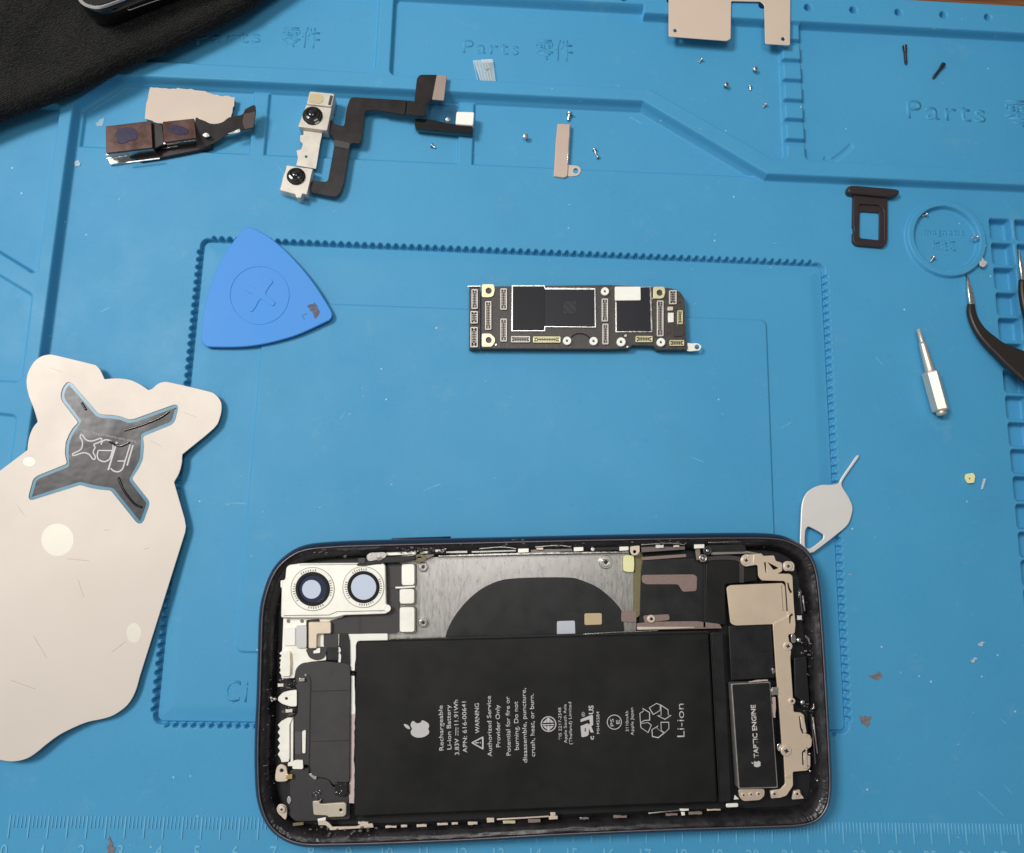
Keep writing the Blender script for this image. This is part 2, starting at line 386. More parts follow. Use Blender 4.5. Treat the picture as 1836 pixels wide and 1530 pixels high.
# notched divider
for i, y in enumerate((239.5, 232.3, 225.0, 217.8, 210.9, 203.7)):
    feat([(215.8, y-1.0), (223.0, y-1.0), (223.0, y+.9), (215.8, y+.9)], 1.2, .7)
# rim with its row of holes
wr = win(-100, 400, 244, 256.3); X_, Y_ = XX[wr], YY[wr]
edge = np.where(X_ < 170.5, 248.4, 245.2); Z[wr] = Z[wr]+(4.5-Z[wr])*ss(.5+(Y_-edge-.5)/1.1)
for x in np.arange(-80, 370, 15.27): feat([(209.7+15.27*round((x-209.7)/15.27)+1.15*math.cos(t), 251.2+1.15*math.sin(t)) for t in np.linspace(0, 6.283, 14, endpoint=False)], 1.6, .5)
# cable-tick imprint in right tray
for P_ in (RIB([(1478, 283), (1493, 290), (1500, 287)], 7), RIB([(1492, 290), (1510, 277), (1528, 261)], 9)):
    feat([tuple(W(a, b, 1)[:2]) for a, b in P_], .65, .8)
# toothed frame
fx0, fx1, fy0, fy1 = 34.65, 228.1, 23.5, 163.9
wf = win(fx0, fx1, fy0, fy1); X_, Y_ = XX[wf], YY[wf]
cxm, cym = (fx0+fx1)/2, (fy0+fy1)/2; r_ = 2.2
qx = np.abs(X_-cxm)-(fx1-fx0)/2+r_; qy = np.abs(Y_-cym)-(fy1-fy0)/2+r_
rs = np.minimum(np.maximum(qx, qy), 0)+np.hypot(np.maximum(qx, 0), np.maximum(qy, 0))-r_
pit = 2.41
def teeth(u, dist, lo, hi):
    k = (u-lo) % pit-pit/2; k = np.where((u > lo+3.2) & (u < hi-3.2), k, 9)
    return np.hypot(k*.95, dist-.32)-.60
tt = np.minimum(np.minimum(teeth(X_, Y_-fy1, fx0, fx1), teeth(X_, fy0-Y_, fx0, fx1)), np.minimum(teeth(Y_, X_-fx1, fy0, fy1), teeth(Y_, fx0-X_, fy0, fy1)))
put(rs, wf, -1.0, .5)
Z[wf] = Z[wf]-.45*ss(1-(-rs)/5.0)*(rs < 0)
put(np.minimum(np.maximum(tt, -rs-.2), np.abs(rs+.12)-.20), wf, -2.4, .34)
# raised centre panel
wi = win(55, 209, 42.6, 144.9); qx = np.abs(XX[wi]-132)-77+2; qy = np.abs(YY[wi]-93.75)-51.1+2
Z[wi] += .55*ss(.5-(np.minimum(np.maximum(qx, qy), 0)+np.hypot(np.maximum(qx, 0), np.maximum(qy, 0))-2)/.5)
# magnetic dish ring
wm = win(252, 283, 158, 188); rr = np.hypot(XX[wm]-267.8, YY[wm]-173.7)
Z[wm] = Z[wm]-.3*ss(.5-(rr-10.6)/.6); Z[wm] += 1.5*ss(.5-(np.abs(rr-11.75)-1.15)/.6)
# small square cells
for c_ in range(8):
    for k in range(-3, 24):
        if k > 22: continue
        x = 283.4+8.42*c_; y = 181.5-8.37*k
        if y-7 < -30 or (k < 0): continue
        feat([(x, y-6.9), (x+6.9, y-6.9), (x+6.9, y), (x, y)], -3.3, .7, .8)
# border skirt
Z[-1, :] = MATB-.3; Z[0, :] = MATB-.3; Z[:, 0] = MATB-.3; Z[:, -1] = MATB-.3
ny, nx = Z.shape
me = bpy.data.meshes.new('mat_sheet')
me.vertices.add(nx*ny); me.vertices.foreach_set('co', (np.stack([XX, YY, Z], -1).reshape(-1)*MM).astype(np.float32))
idx = np.arange(nx*ny).reshape(ny, nx); q = np.stack([idx[:-1, :-1], idx[:-1, 1:], idx[1:, 1:], idx[1:, :-1]], -1).reshape(-1, 4)
me.loops.add(q.size); me.loops.foreach_set('vertex_index', q.ravel().astype(np.int32))
me.polygons.add(len(q)); me.polygons.foreach_set('loop_start', (np.arange(len(q))*4).astype(np.int32))
me.polygons.foreach_set('loop_total', np.full(len(q), 4, np.int32)) if False else None
me.polygons.foreach_set('use_smooth', np.ones(len(q), bool)); me.update(calc_edges=True)
mat_root = thing('repair_mat', 'blue silicone repair mat with moulded trays, toothed frame and ruler, covering the wooden desk', 'mat', (0, 0, MATB))
mk('sheet', me, M['sil'], mat_root)
def zat(px, py, z=0):
    """height of the mat surface seen at a pixel"""
    for _ in range(5):
        p = W(px, py, z); i = min(max(np.searchsorted(XS, p[0]), 0), nx-1); j = min(max(np.searchsorted(YS, p[1]), 0), ny-1); z = Z[j, i]
    return float(z)
# raised ruler: ticks and figures
me_list = []
polys = []
for i in range(0, 296):
    x = float(i); L_ = 5.6 if i % 5 == 0 else 3.0; t = .13 if i % 5 else .19
    polys.append([(x-t, -L_), (x+t, -L_), (x+t, 0), (x-t, 0)])
pl = H(.2); mk('ruler_ticks', extr(polys, pl, 0, .4, 0.06), M['sil_scratch_glint'], mat_root)
import bmesh
def mat_text(name, s, x, y, size, z, sp=1.0, sx=1.0, bold=0.0, ang=0.0, align='CENTER'):
    cu = bpy.data.curves.new('t', 'FONT'); cu.body = s; cu.size = size*MM; cu.align_x = align; cu.space_character = sp; cu.offset = bold*MM
    cu.extrude = .05*MM; cu.bevel_depth = .06*MM; cu.resolution_u = 3
    m_ = curve2mesh(cu); m_.transform(Matrix.Translation((x*MM, y*MM, z*MM))@Matrix.Rotation(ang, 4, 'Z')@Matrix.Diagonal((sx, 1, 1, 1)))
    return mk(name, m_, M['sil_scratch_glint'], mat_root)
for i in range(0, 30): mat_text('ruler_figure', str(i), i*10-.6, -10.3, 4.6, .04, sx=.85)
def px_text(name, s, p0, p1, z, hpx, sp=1.0, bold=.006):
    z = max(zat(p0[0]+(p1[0]-p0[0])*f, p0[1]-hpx/2) for f in (0, .5, 1))+.07
    return text(name, s, p0, p1, z, M['sil'], mat_root, h=.5, bold=bold, hpx=hpx, spacing=sp)
px_text('embossed_word', 'Parts', (352, 80), (467, 76), 1.66, 27, 1.15)
px_text('embossed_word', '零件', (503, 80), (573, 84), 1.66, 33)
px_text('embossed_word', 'Parts', (829, 95), (930, 99), 1.26, 28, 1.15)
px_text('embossed_word', '零件', (958, 103), (1027, 107), 1.26, 33)
px_text('embossed_word', 'Parts', (1626, 212), (1768, 220), 1.16, 38, 1.15)
px_text('embossed_word', '零件', (1803, 222), (1900, 227), 1.16, 42)
px_text('embossed_word', 'magnetic', (1657, 420), (1729, 422), -.13, 12, 1.1)
px_text('embossed_word', '磁性区', (1672, 447), (1714, 449), -.13, 15)
px_text('embossed_word', 'Ci', (402, 1258), (442, 1259), -.72, 40, 1.2)

# ---------------------------------------------------------------- phone
ph = thing('opened_phone', 'opened black phone shell with its battery, twin camera and tan brackets exposed', 'phone', base(975, 1235, 0))
OUT = [(462, 1250), (464, 1180), (467, 1100), (474, 1062), (488, 1025), (510, 998), (545, 978), (600, 971), (700, 967.5), (900, 963), (1100, 958.5), (1300, 955.5), (1380, 957), (1415, 966), (1443, 985), (1459, 1014),
       (1467, 1060), (1474, 1150), (1480, 1250), (1486, 1370), (1486, 1415), (1479, 1447), (1459, 1471), (1425, 1482), (1350, 1485.5), (1200, 1490), (1000, 1498.5), (850, 1507), (700, 1513.5), (600, 1516), (545, 1515),
       (505, 1500), (478, 1472), (463, 1430), (459, 1380), (459, 1320)]
outl = np.array([H(4).uv(*p) for p in SM(OUT, 6)])
tn = np.roll(outl, -1, 0)-np.roll(outl, 1, 0); tn /= np.linalg.norm(tn, axis=1)[:, None]
nrm = np.stack([tn[:, 1], -tn[:, 0]], 1)
if ((outl.mean(0)-outl)*nrm).sum() < 0: nrm = -nrm     # inward
def loft(prof, jz=0.0):
    n = len(outl); vs = []; fs = []
    for d, z in prof:
        J = rng.normal(size=n)*jz; J = (J+np.roll(J, 1)+np.roll(J, -1))*.6; K = rng.normal(size=n)*jz*.5
        for p, q_, a_, b_ in zip(outl, nrm, J, K): vs.append(((p[0]+q_[0]*(d+b_))*MM, (p[1]+q_[1]*(d+b_))*MM, (z+a_)*MM))
    for i in range(len(prof)-1):
        for a in range(n): b = (a+1) % n; fs.append((i*n+a, i*n+b, (i+1)*n+b, (i+1)*n+a))
    m_ = bpy.data.meshes.new('loft'); m_.from_pydata(vs, [], fs); m_.update(); return m_
smooth(mk('frame', loft([(6, .05), (2.6, .05), (1.2, .5), (.35, 1.6), (0, 3.2), (0, 4.8), (.25, 6.2), (.75, 7.1), (1.45, 7.7)]), M['frame'], ph))
smooth(mk('bezel_lip', loft([(1.45, 7.7), (1.5, 8.0), (1.72, 8.0), (1.8, 7.8)]), M['lip'], ph))
outl_b, nrm_b = outl, nrm
OF = np.array([H(4).uv(*p) for p in SM(OUT, 24)]); tn = np.roll(OF, -1, 0)-np.roll(OF, 1, 0); tn /= np.linalg.norm(tn, axis=1)[:, None]
nf = np.stack([tn[:, 1], -tn[:, 0]], 1); nf = nf if ((OF.mean(0)-OF)*nf).sum() > 0 else -nf
outl, nrm = OF, nf
smooth(mk('gasket_shelf', loft([(1.78, 7.8), (1.9, 7.35)], 0), M['gasket'], ph))
smooth(mk('gasket_shelf', loft([(1.9, 7.35), (2.15, 7.2), (2.5, 7.1), (2.9, 6.9), (3.3, 6.5), (3.7, 6.0), (4.1, 5.3), (4.5, 4.4), (4.7, 2.2)], .05), M['gasket'], ph))
outl, nrm = outl_b, nrm_b
fl = mk('inner_floor', extr([[tuple(p+q_*4.7) for p, q_ in zip(outl, nrm)]], H(2.4), 0, 1.2, 0), M['deep'], ph)
slab('volume_button', RIB([(702, 967.0), (808, 963.8)], 4), 4.6, 1.8, M['frame'], ph, .3)
# metal backing and black coil
mp_ = slab('backing_plate', RD([(696, 1004), (780, 999), (1000, 994), (1128, 991), (1137, 1030), (1141, 1104), (1141, 1146), (690, 1152)], 3), 3.6, .5, M['alu'], ph)
semi = SM([(796, 1150), (805, 1123), (820, 1098), (840, 1075), (865, 1055), (895, 1041.5), (925, 1037), (970, 1035.5), (1024, 1036), (1046, 1042), (1071, 1053), (1096, 1073), (1113, 1093), (1118, 1110)], 4, False)+[(1120, 1150)]
slab('charging_coil_cover', semi, 3.85, .25, M['char'] if 0 else M['black'], ph, .03)
slab('white_label', RD([(998.6, 1114), (1030.7, 1113), (1031.5, 1140), (998.6, 1141)], 3), 4.0, .15, pm('cool_grey_label', (.50, .53, .58), .6), ph, .02)
slab('gold_label', RD([(1048, 1100), (1079, 1099.6), (1079, 1120), (1048, 1121)], 3), 4.0, .15, pm('tan_label', (.52, .40, .24), .5), ph, .02)
slab('dark_slot', BX(1047, 1121, 1080, 1133), 4.0, .15, M['deep'], ph, 0)
for x, y, r in ((759, 1017, 9.5), (759, 1117, 9.5), (1086.5, 1008, 12)):
    s = slab('standoff', [CIR(x, y, r, 6 if r < 10 else 24)], 4.4, .8, M['alu'], ph, .15)
    slab('standoff_ring', [CIR(x, y, r*.68), CIR(x, y, r*.42)], 5.0, .6, M['silver'], s, .08)
    slab('standoff_hole', [CIR(x, y, r*.30)], 4.55, .3, M['deep'], s, 0)
slab('yellow_pad', SM([(1118, 999), (1122, 996), (1133, 996), (1137, 1000), (1137, 1022), (1133, 1026), (1121, 1025), (1118, 1020)], 2), 5.0, .9, M['yellow'], ph, .1)
slab('olive_tape', RD([(1135.5, 1027), (1149, 1026), (1147, 1104), (1142, 1108), (1137, 1105)], 2), 4.3, .3, M['olive'], ph)
slab('olive_tape', RD([(1138, 990), (1152, 989), (1153, 1028), (1138, 1028)], 2), 4.1, .3, M['olive'], ph)
for b_ in ((720, 1011.5, 743.5, 1050), (716.5, 1056.5, 743, 1083), (716.5, 1089, 743.5, 1134)):
    slab('contact_pad_shadow', RD([(b_[0]+1, b_[1]-1), (b_[2]+3, b_[1]-1), (b_[2]+3, b_[3]+2), (b_[0], b_[3]+1)], 5), 5.3, 2.0, pm('pad_shade_seam', (.20, .19, .15), .5) if 'padshade_seam' not in M else M['padshade_seam'], ph, .2)  # dark rim showing at the right paints the pad's shadow
    slab('contact_pad', RD([(b_[0], b_[1]), (b_[2], b_[1]-.5), (b_[2], b_[3]-.5), (b_[0], b_[3])], 5), 5.7, .5, M['cream'], ph, .15)
slab('contact_bar', RIB([(709, 1054), (722, 1053.5), (744, 1052)], 3), 5.5, .5, M['cream'], ph)
# twin camera module
cm = slab('camera_module', RD([(513, 1018), (518, 1013), (540, 1010), (686, 1009), (691, 1014), (692.5, 1084), (699, 1088), (699, 1096), (692, 1101), (617, 1103.5), (600, 1108), (503.5, 1108), (505, 1042), (511, 1039)], 4), 6.9, 3.6, M['cream'], ph, .25)
slab('shield_seam', [RIB([(509, 1104), (590, 1103), (604, 1097), (690, 1095)], 1.4)], 6.96, .2, M['padshade_seam'] if 'padshade_seam' in M else pm('seam', (.25, .24, .2), .5), cm, 0)
slab('shield_seam', [RIB([(537, 1013.2), (684, 1011.8)], 1.2)], 6.96, .2, pm('seam_b', (.30, .29, .25), .5), cm, 0)
M['seam'] = pm('seam_c', (.35, .33, .26), .5)
for (x, y, ro, rb, ri, dx, dy) in ((560.5, 1056.5, 39.5, 29.5, 17, -2, .5), (651.5, 1053, 37.5, 27.5, 23.3, 1, 0)):
    ln = slab('camera_lens', [CIR(x, y, rb+1.5, 40), CIR(x, y, rb-5, 40)], 7.35, 1.4, M['gloss'], cm, .25)
    slab('trim_ring', [CIR(x, y, ro, 48), CIR(x, y, ro-1.1, 48)], 6.98, .15, M['seam'], cm, 0)
    slab('trim_ring', [CIR(x, y, ro-1.3, 48), CIR(x, y, rb+1.5, 48)], 7.05, .3, M['white'], cm, .05)
    slab('coated_glass', [CIR(x, y, rb-3, 40)], 7.0, .3, M['bluefilm'], ln, 0)
    slab('glass_reflection', [CIR(x+dx, y+dy, ri, 40)], 7.2, .2, M['lens'], ln, .08)  # pale disc: reflected ceiling light put into the colour
    marks = []
    for a0, a1 in ((-2.2, -1.35), (-.45, .35), (1.0, 1.9), (2.5, 3.5)):
        for a in np.arange(a0, a1, .13):
            c_, s_ = math.cos(a), math.sin(a); r0 = rb+2.6; L_ = 2.6+rng.random()*1.6
            marks.append(RIB([(x+c_*r0, y+s_*r0), (x+c_*(r0+L_), y+s_*(r0+L_))], 1.5))
    slab('coil_marks', marks, 7.1, .12, pm('coil_brown', (.16, .10, .05), .5), cm, 0)
slab('mounting_ear', [CIR(694, 1091, 6.6), CIR(692.5, 1091, 2.7)], 6.95, .5, M['cream'], cm)
slab('camera_clip', RD([(503, 1041), (511, 1040), (512, 1054), (503, 1054)], 2), 6.4, 1, M['cream'], cm)
# dark flex beside the camera
slab('camera_flex', RD([(694, 1010), (702, 1007), (720, 1012), (720, 1053), (713, 1056), (716, 1066), (716, 1128), (712, 1136), (592, 1137), (588, 1114), (616, 1106), (650, 1102), (695, 1101)], 4), 5.0, .6, M['char'], ph)
slab('flex_fold', RIB([(644, 1103), (645, 1136)], 5), 5.06, .1, pm('fold_dark', (.03, .028, .028), .5), ph, 0)
slab('flex_fold', RIB([(694, 1055.5), (712, 1055)], 1.5), 5.06, .1, M['black'], ph, 0)
# cream plate and small modules left of the battery
slab('cream_bracket', ROUGH(RD([(508, 1109), (618, 1104), (606, 1111), (592, 1113), (580, 1140), (584, 1160), (585, 1184), (556, 1187), (540, 1191), (530, 1202), (528, 1216), (505, 1217), (502, 1196), (506, 1165)], 2), 30, .3), 4.9, .8, M['cream'], ph)
for x in (517, 541.5): slab('screw_hole', [CIR(x, 1114, 3.4)], 5.0, .15, M['padshade_seam'] if 'padshade_seam' in M else M['seam'], ph, 0)
slab('white_module', RD([(509, 1126), (529, 1125.5), (529, 1157.5), (509, 1158)], 1), 5.5, .8, M['white'], ph)
slab('grey_module', RD([(531, 1122), (549.5, 1121), (549.5, 1162), (533, 1162.5), (531, 1158)], 3), 5.7, 1, pm('pale_grey', (.60, .60, .60), .5), ph)
slab('dark_window', RD([(549, 1112), (572, 1110), (573, 1122), (568, 1140), (566, 1163), (549, 1163)], 2), 5.3, .3, M['black'], ph)
slab('copper_clip', RD([(553, 1115.5), (592, 1115), (593.5, 1118), (593.5, 1136.5), (568.5, 1137), (568, 1163), (553, 1163)], 3), 6.3, 1.2, pm('peach_clip', (.76, .64, .50), .42, .5, .1, 300), ph, .2)
slab('round_shield', SM([(551, 1163), (583, 1160), (585, 1170), (580, 1180), (568, 1184), (556, 1180), (551, 1172)], 3), 5.2, .4, M['char'], ph)
slab('white_tag', RD([(562, 1167), (567, 1166), (568, 1162), (574, 1162), (574, 1171), (562, 1172)], 1), 5.6, .3, M['white'], ph)
slab('flex_neck', RD([(592, 1136), (606, 1136), (606, 1182), (590, 1184), (586, 1165), (580, 1158), (580, 1137)], 2), 5.3, .5, M['char'], ph)
slab('flex_neck', RD([(586, 1161), (606, 1161), (606, 1184), (587, 1184)], 1), 5.4, .3, M['black'], ph)
slab('flex_neck', RD([(609, 1136), (624, 1137), (627, 1150), (628, 1192), (610, 1192), (612, 1170), (609, 1158)], 2), 5.3, .6, M['black'], ph)
slab('white_gap', [RIB([(607, 1137), (607, 1158)], 2), SM([(605, 1163), (608, 1160), (611, 1165), (610, 1170), (606, 1170)], 3), SM([(606, 1174), (610, 1172), (612, 1180), (611, 1190), (607, 1189)], 3)], 5.0, .4, M['white'], ph)
ragged = [(505, 1168)]+[(503+(2.8 if i % 2 else -2.2), 1172+i*4.2) for i in range(9)]+[(506, 1213), (518, 1213), (521.5, 1208), (521.5, 1172), (518, 1167)]
slab('serrated_spring', ragged, 5.6, 1.0, M['cream'], ph, .05)
slab('spring_line', RIB([(520, 1171), (521, 1190), (520, 1209)], 1.5), 5.66, .15, pm('spring_tan', (.5, .38, .22), .4, .4), ph, 0)
ragged = [(519, 1294)]+[(499+(3.2 if i % 2 else -2), 1300+i*6.4) for i in range(10)]+[(508, 1367), (517, 1366), (519.5, 1360)]
slab('serrated_spring', [(505, 1293)]+[(500+(2.2 if i % 2 else -2), 1300+i*6.6) for i in range(10)]+[(505, 1367), (517, 1366), (519, 1360), (519, 1300), (523, 1291), (524, 1287), (516, 1287)], 5.6, 1.0, M['cream'], ph, .05)
slab('cream_rail', RD([(521, 1288), (526, 1286), (525.5, 1374), (516, 1374), (516, 1368), (521, 1366)], 1), 5.2, .5, M['cream'], ph)
# dark housings
slab('speaker_housing', RD([(529, 1200), (540, 1189), (585, 1186), (628, 1190), (629, 1213), (627.5, 1404), (598, 1410), (590, 1398), (556, 1392), (556, 1372), (528, 1372), (527, 1286), (533, 1280), (534, 1240), (529, 1232)], 8), 5.6, 2, M['char'], ph, .25)
slab('housing_seam', RIB([(548, 1211), (555, 1213), (557, 1222), (555.5, 1300), (554, 1384)], [1.5, 2, 2.6, 2.2, 2]), 5.68, .15, M['deep'], ph, 0)
slab('seam_bead', [CIR(548, 1210.5, 2.2, 10)], 5.9, .5, M['silver'], ph)
slab('bracket_window', RD([(529, 1312), (540, 1312), (540, 1352), (529, 1352)], 1), 5.7, .15, pm('slate', (.085, .08, .085), .4), ph, 0)
slab('white_bar', RD([(541.5, 1312), (547, 1309), (548.5, 1311), (547.5, 1351), (542, 1351)], 2), 5.95, .5, M['cream'], ph)
slab('white_pad', RD([(525, 1365), (531, 1363), (543, 1363), (543.5, 1378), (541, 1379.5), (524, 1379)], 2), 6.0, .6, M['cream'], ph)
# button connector with its pin
slab('button_connector', [RD([(518, 1239), (532, 1237), (532, 1267), (520, 1267), (505, 1262), (498, 1256), (499, 1250), (507, 1242)], 3), CIR(513.5, 1253, 2.8)], 6.0, 1.0, M['cream'], ph)
slab('connector_pin', [CIR(486, 1252, 3), CIR(492, 1254, 3), CIR(487, 1257.5, 2)], 6.4, .8, M['silver'], ph, .2)
def bits(name, x0, y0, x1, y1, n, mats, z, smin=1.2, smax=4, hh=.5):
    for m_ in mats:
        P = []
        for _ in range(n):
            x, y = rng.uniform(x0, x1), rng.uniform(y0, y1); s = rng.uniform(smin, smax); a = rng.uniform(0, 3.14); k = int(rng.integers(4, 7))
            P.append([(x+s*rng.uniform(.5, 1)*math.cos(a+2*math.pi*i/k), y+s*.6*rng.uniform(.5, 1)*math.sin(a+2*math.pi*i/k)) for i in range(k)])
        for i in range(0, 1): tag(slab(name, P, z+rng.uniform(0, .15), hh, m_, ph, .04))
bits('glue_residue', 500, 1216, 530, 1236, 16, (M['wax'], M['deep']), 5.9, 1.5, 4)
bits('glue_residue', 505, 1268, 530, 1285, 12, (M['wax'], M['deep']), 5.9, 1.5, 4)
bits('solder_specks', 500, 1218, 530, 1286, 12, (M['silver'],), 6.2, .5, 1.3, .3)
# lower left corner
e = slab('eyelet', [SM([(494, 1400), (494, 1385), (497, 1375), (504, 1371), (512, 1375), (515, 1385), (516, 1399), (505, 1402)], 3), CIR(505, 1382, 3.4)], 6.0, .8, M['tan'], ph, .12)
slab('gold_contact', ROUGH(BX(512, 1389, 524, 1397), 4, .8), 6.1, .6, M['goldpin'], ph)
slab('black_panel', RD([(519, 1382), (553, 1376), (556, 1392), (590, 1398), (597, 1412), (616, 1412), (627, 1420), (628, 1470), (530, 1474), (517, 1462)], 5), 4.9, .9, pm('soft_black', (.032, .029, .032), .5, 0, .2, 250, .006), ph, .2)
slab('panel_seam', RIB([(518, 1400), (517, 1462)], 3), 5.0, .12, M['deep'], ph, 0)
slab('bare_chip', RD([(553, 1389), (557, 1386), (568, 1393), (567, 1398), (563, 1398)], 1.5), 5.6, .5, M['silver'], ph)
slab('bare_chip', SM([(514, 1434), (517, 1428), (522, 1432), (521, 1439), (517, 1442)], 3), 5.3, .6, M['silver'], ph)
slab('sensor_block', RD([(600, 1402), (624, 1404), (624, 1424), (616, 1430), (600, 1427)], 4), 6.0, 1.2, M['gloss'], ph, .3)
bits('solder_specks', 600, 1406, 622, 1424, 5, (M['silver'],), 6.1, .8, 2.2, .3)
bits('solder_specks', 556, 1418, 576, 1436, 8, (M['wax'], M['silver']), 5.6, .8, 2.5, .4)
slab('tan_bracket', [RD([(560, 1437), (573, 1436), (574, 1442), (617, 1439), (621, 1442), (621, 1461), (616, 1465), (589, 1466), (586, 1463), (562, 1462)], 3), CIR(611, 1453, 2.6)], 6.3, .9, pm('sand_metal', (.66, .58, .47), .42, .6, .12, 300, .01), ph, .2)
def pscrew(x, y, r, z=6.3, mat='tan'):
    s = slab('screw', [CIR(x, y, r)], z+.35, .6, M[mat], ph, .15)
    slab('screw_recess', [RIB([(x-r*.42, y-r*.1), (x+r*.42, y+r*.1)], r*.28), RIB([(x-r*.1, y+r*.42), (x+r*.1, y-r*.42)], r*.28)][:1], z+.37, .12, M['deep'], s, 0)
    slab('screw_slot', [RIB([(x-r*.1, y+r*.42), (x+r*.1, y-r*.42)], r*.28)], z+.375, .12, M['deep'], s, 0)
    return s
slab('screw_bracket', SM([(496, 1450), (500, 1443), (508, 1443), (514, 1449), (514, 1464), (511, 1470), (504, 1464), (498, 1458)], 3), 6.0, .6, M['tan'], ph, .1)
pscrew(505, 1452, 6.5)
# white-to-pink stripe beside the battery
slab('adhesive_strip', ROUGH(RD([(624, 1137), (640, 1137), (695, 1135.5), (695, 1149), (642, 1151), (638, 1156), (638, 1180), (636, 1203), (629, 1203), (627, 1160), (625, 1146)], 2), 9, .5), 4.9, .6, M['white'], ph)
slab('adhesive_strip', ROUGH([(629, 1212), (635.5, 1212), (636.5, 1250), (637, 1280), (628, 1282)], 8, .5), 4.9, .6, M['white'], ph)
slab('adhesive_strip', ROUGH([(628, 1282), (637, 1280), (635, 1345), (636, 1400), (635, 1441), (624, 1440), (624, 1430), (627, 1423), (627, 1350)], 8, .5), 4.9, .6, pm('pinkish_adhesive', (.56, .46, .45), .6), ph, label='pinkish adhesive strip')
bits('glue_residue', 622, 1203, 637, 1211, 8, (M['deep'],), 5.2, 1.5, 4)
# battery
bt = slab('battery', RD([(638.5, 1150), (900, 1144), (1272, 1134.5), (1280, 1290), (1288, 1440), (900, 1455), (634, 1466)], 5), 6.3, 3.6, M['battery'], ph, .6)
slab('battery_flap', RD([(1275, 1134), (1296, 1132.5), (1304, 1290), (1311, 1437), (1291, 1440), (1283, 1290)], 3), 5.9, 1.6, M['black'], bt, .2)
slab('battery_seam', RIB([(1274, 1136), (1282, 1290), (1290, 1438)], 1.6), 6.32, .12, M['deep'], bt, 0)
slab('battery_edge_tape', RIB([(700, 1148), (900, 1142.5), (1100, 1137), (1270, 1133)], [3, 4, 5, 3]), 5.5, .8, M['deep'], bt, 0)
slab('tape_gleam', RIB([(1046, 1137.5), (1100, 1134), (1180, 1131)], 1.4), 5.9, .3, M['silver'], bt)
def bt_text(s, x, y0, y1, hpx, bold=.0, parent=bt, z=6.36, m_='print'):
    # lettering reads up the picture; x is the baseline (right hand side)
    dx = (y0-y1)*-.022
    return text('printed_line', s, (x, y0), (x+dx, y1), z, M[m_], parent, h=.03, hpx=hpx, bold=bold)
for s, x, y0, y1, h_ in (
    ('Rechargeable', 795.5, 1346, 1265, 8.6), ('Li-ion Battery', 809.5, 1344, 1264, 8.6), ('3.83V      11.91Wh', 823.5, 1354, 1255, 8.6), ('APN: 616-00641', 838, 1350, 1258, 8.6),
    ('WARNING', 860, 1315, 1261, 8.6), ('Authorized Service', 882.5, 1357, 1248, 8.6), ('Provider Only', 897.5, 1340, 1264, 8.6),
    ('Potential for fire or', 916, 1355, 1249, 8.6), ('burning. Do not', 930.5, 1345, 1258, 8.6), ('disassemble, puncture,', 945.5, 1368, 1234, 8.6), ('crush, heat, or burn.', 959.5, 1357, 1244, 8.6)):
    bt_text(s, x, y0, y1, h_, .012)
for s, x, y0, y1, h_ in (('TIS 2217-2548', 1007.5, 1327, 1269, 6.0), ('Apple South Asia', 1017, 1333, 1263, 6.0), ('(Thailand) Limited', 1026, 1335, 1259, 6.0), ('MH45584', 1075.5, 1316, 1276, 6.0),
    ('3110mAh', 1127.5, 1312, 1275, 6.0), ('Apple Japan', 1136.5, 1319, 1269, 6.0)):
    bt_text(s, x, y0, y1, h_, .008)
bt_text('Li-ion', 1227.5, 1322, 1262, 15, -.004)
bt_text('®', 1049, 1285.5, 1277, 6.5, 0)
bt_text('c', 1065, 1327, 1320, 9.5, .035); bt_text('US', 1064.5, 1281, 1265, 9.5, .035)
# DC sign, warning triangle, standards marks
slab('printed_mark', [RIB([(817.2, 1319), (817.5, 1304)], 1.2)]+[RIB([(821.2, 1319-i*5.4), (821.2, 1315.6-i*5.4)], 1.2) for i in range(3)], 6.36, .03, M['print'], bt, 0)
slab('printed_mark', [RD([(844, 1332), (867, 1320), (867, 1345)], 3), RD([(848.5, 1332), (864.3, 1324), (864.3, 1341)], 2), RIB([(852, 1332), (858.5, 1332)], [2.6, 1.2]), CIR(861.2, 1332, 1.1, 8)], 6.36, .03, M['print'], bt, 0)
slab('printed_mark', [CIR(983.5, 1298.5, 14, 36), CIR(983.5, 1298.5, 12.2, 36)], 6.36, .03, M['print'], bt, 0)
slab('printed_mark', [[(972.5, 1296.5), (983, 1286.5), (993.5, 1295.5)], [(972.5, 1299), (993.5, 1298.2), (993.5, 1300.2), (972.5, 1301)], [(973.5, 1302.5), (993, 1302), (983.5, 1311)]], 6.362, .03, M['print'], bt, 0)
slab('printed_mark', [[(980, 1291), (980.8, 1291), (980.8, 1309), (980, 1309)], [(985.6, 1290), (986.5, 1290), (986.5, 1308), (985.6, 1308)]], 6.37, .02, M['battery'], bt, 0)
slab('printed_mark', [[(1041, 1290), (1061, 1282), (1063, 1283), (1063.5, 1300), (1060, 1302.5), (1064.5, 1313.5), (1059, 1313.5), (1056, 1306), (1055.5, 1317), (1053, 1320), (1045, 1322), (1042.5, 1321), (1041, 1302), (1054, 1297), (1056, 1300), (1058, 1296), (1056, 1290), (1041, 1295)], [(1048.3, 1306), (1050.3, 1305.6), (1050.6, 1312), (1048.6, 1312.4)]], 6.36, .03, M['print'], bt, 0)
slab('printed_mark', [CIR(1101.5, 1295, 13.4, 36), CIR(1101.5, 1295, 12, 36)], 6.36, .03, M['print'], bt, 0)
text('printed_line', 'PS', (1101, 1302.5), (1100.4, 1289), 6.36, M['print'], bt, h=.03, hpx=7, bold=.01)
text('printed_line', 'E', (1111.3, 1298.5), (1111, 1291), 6.36, M['print'], bt, h=.03, hpx=7, bold=.01)
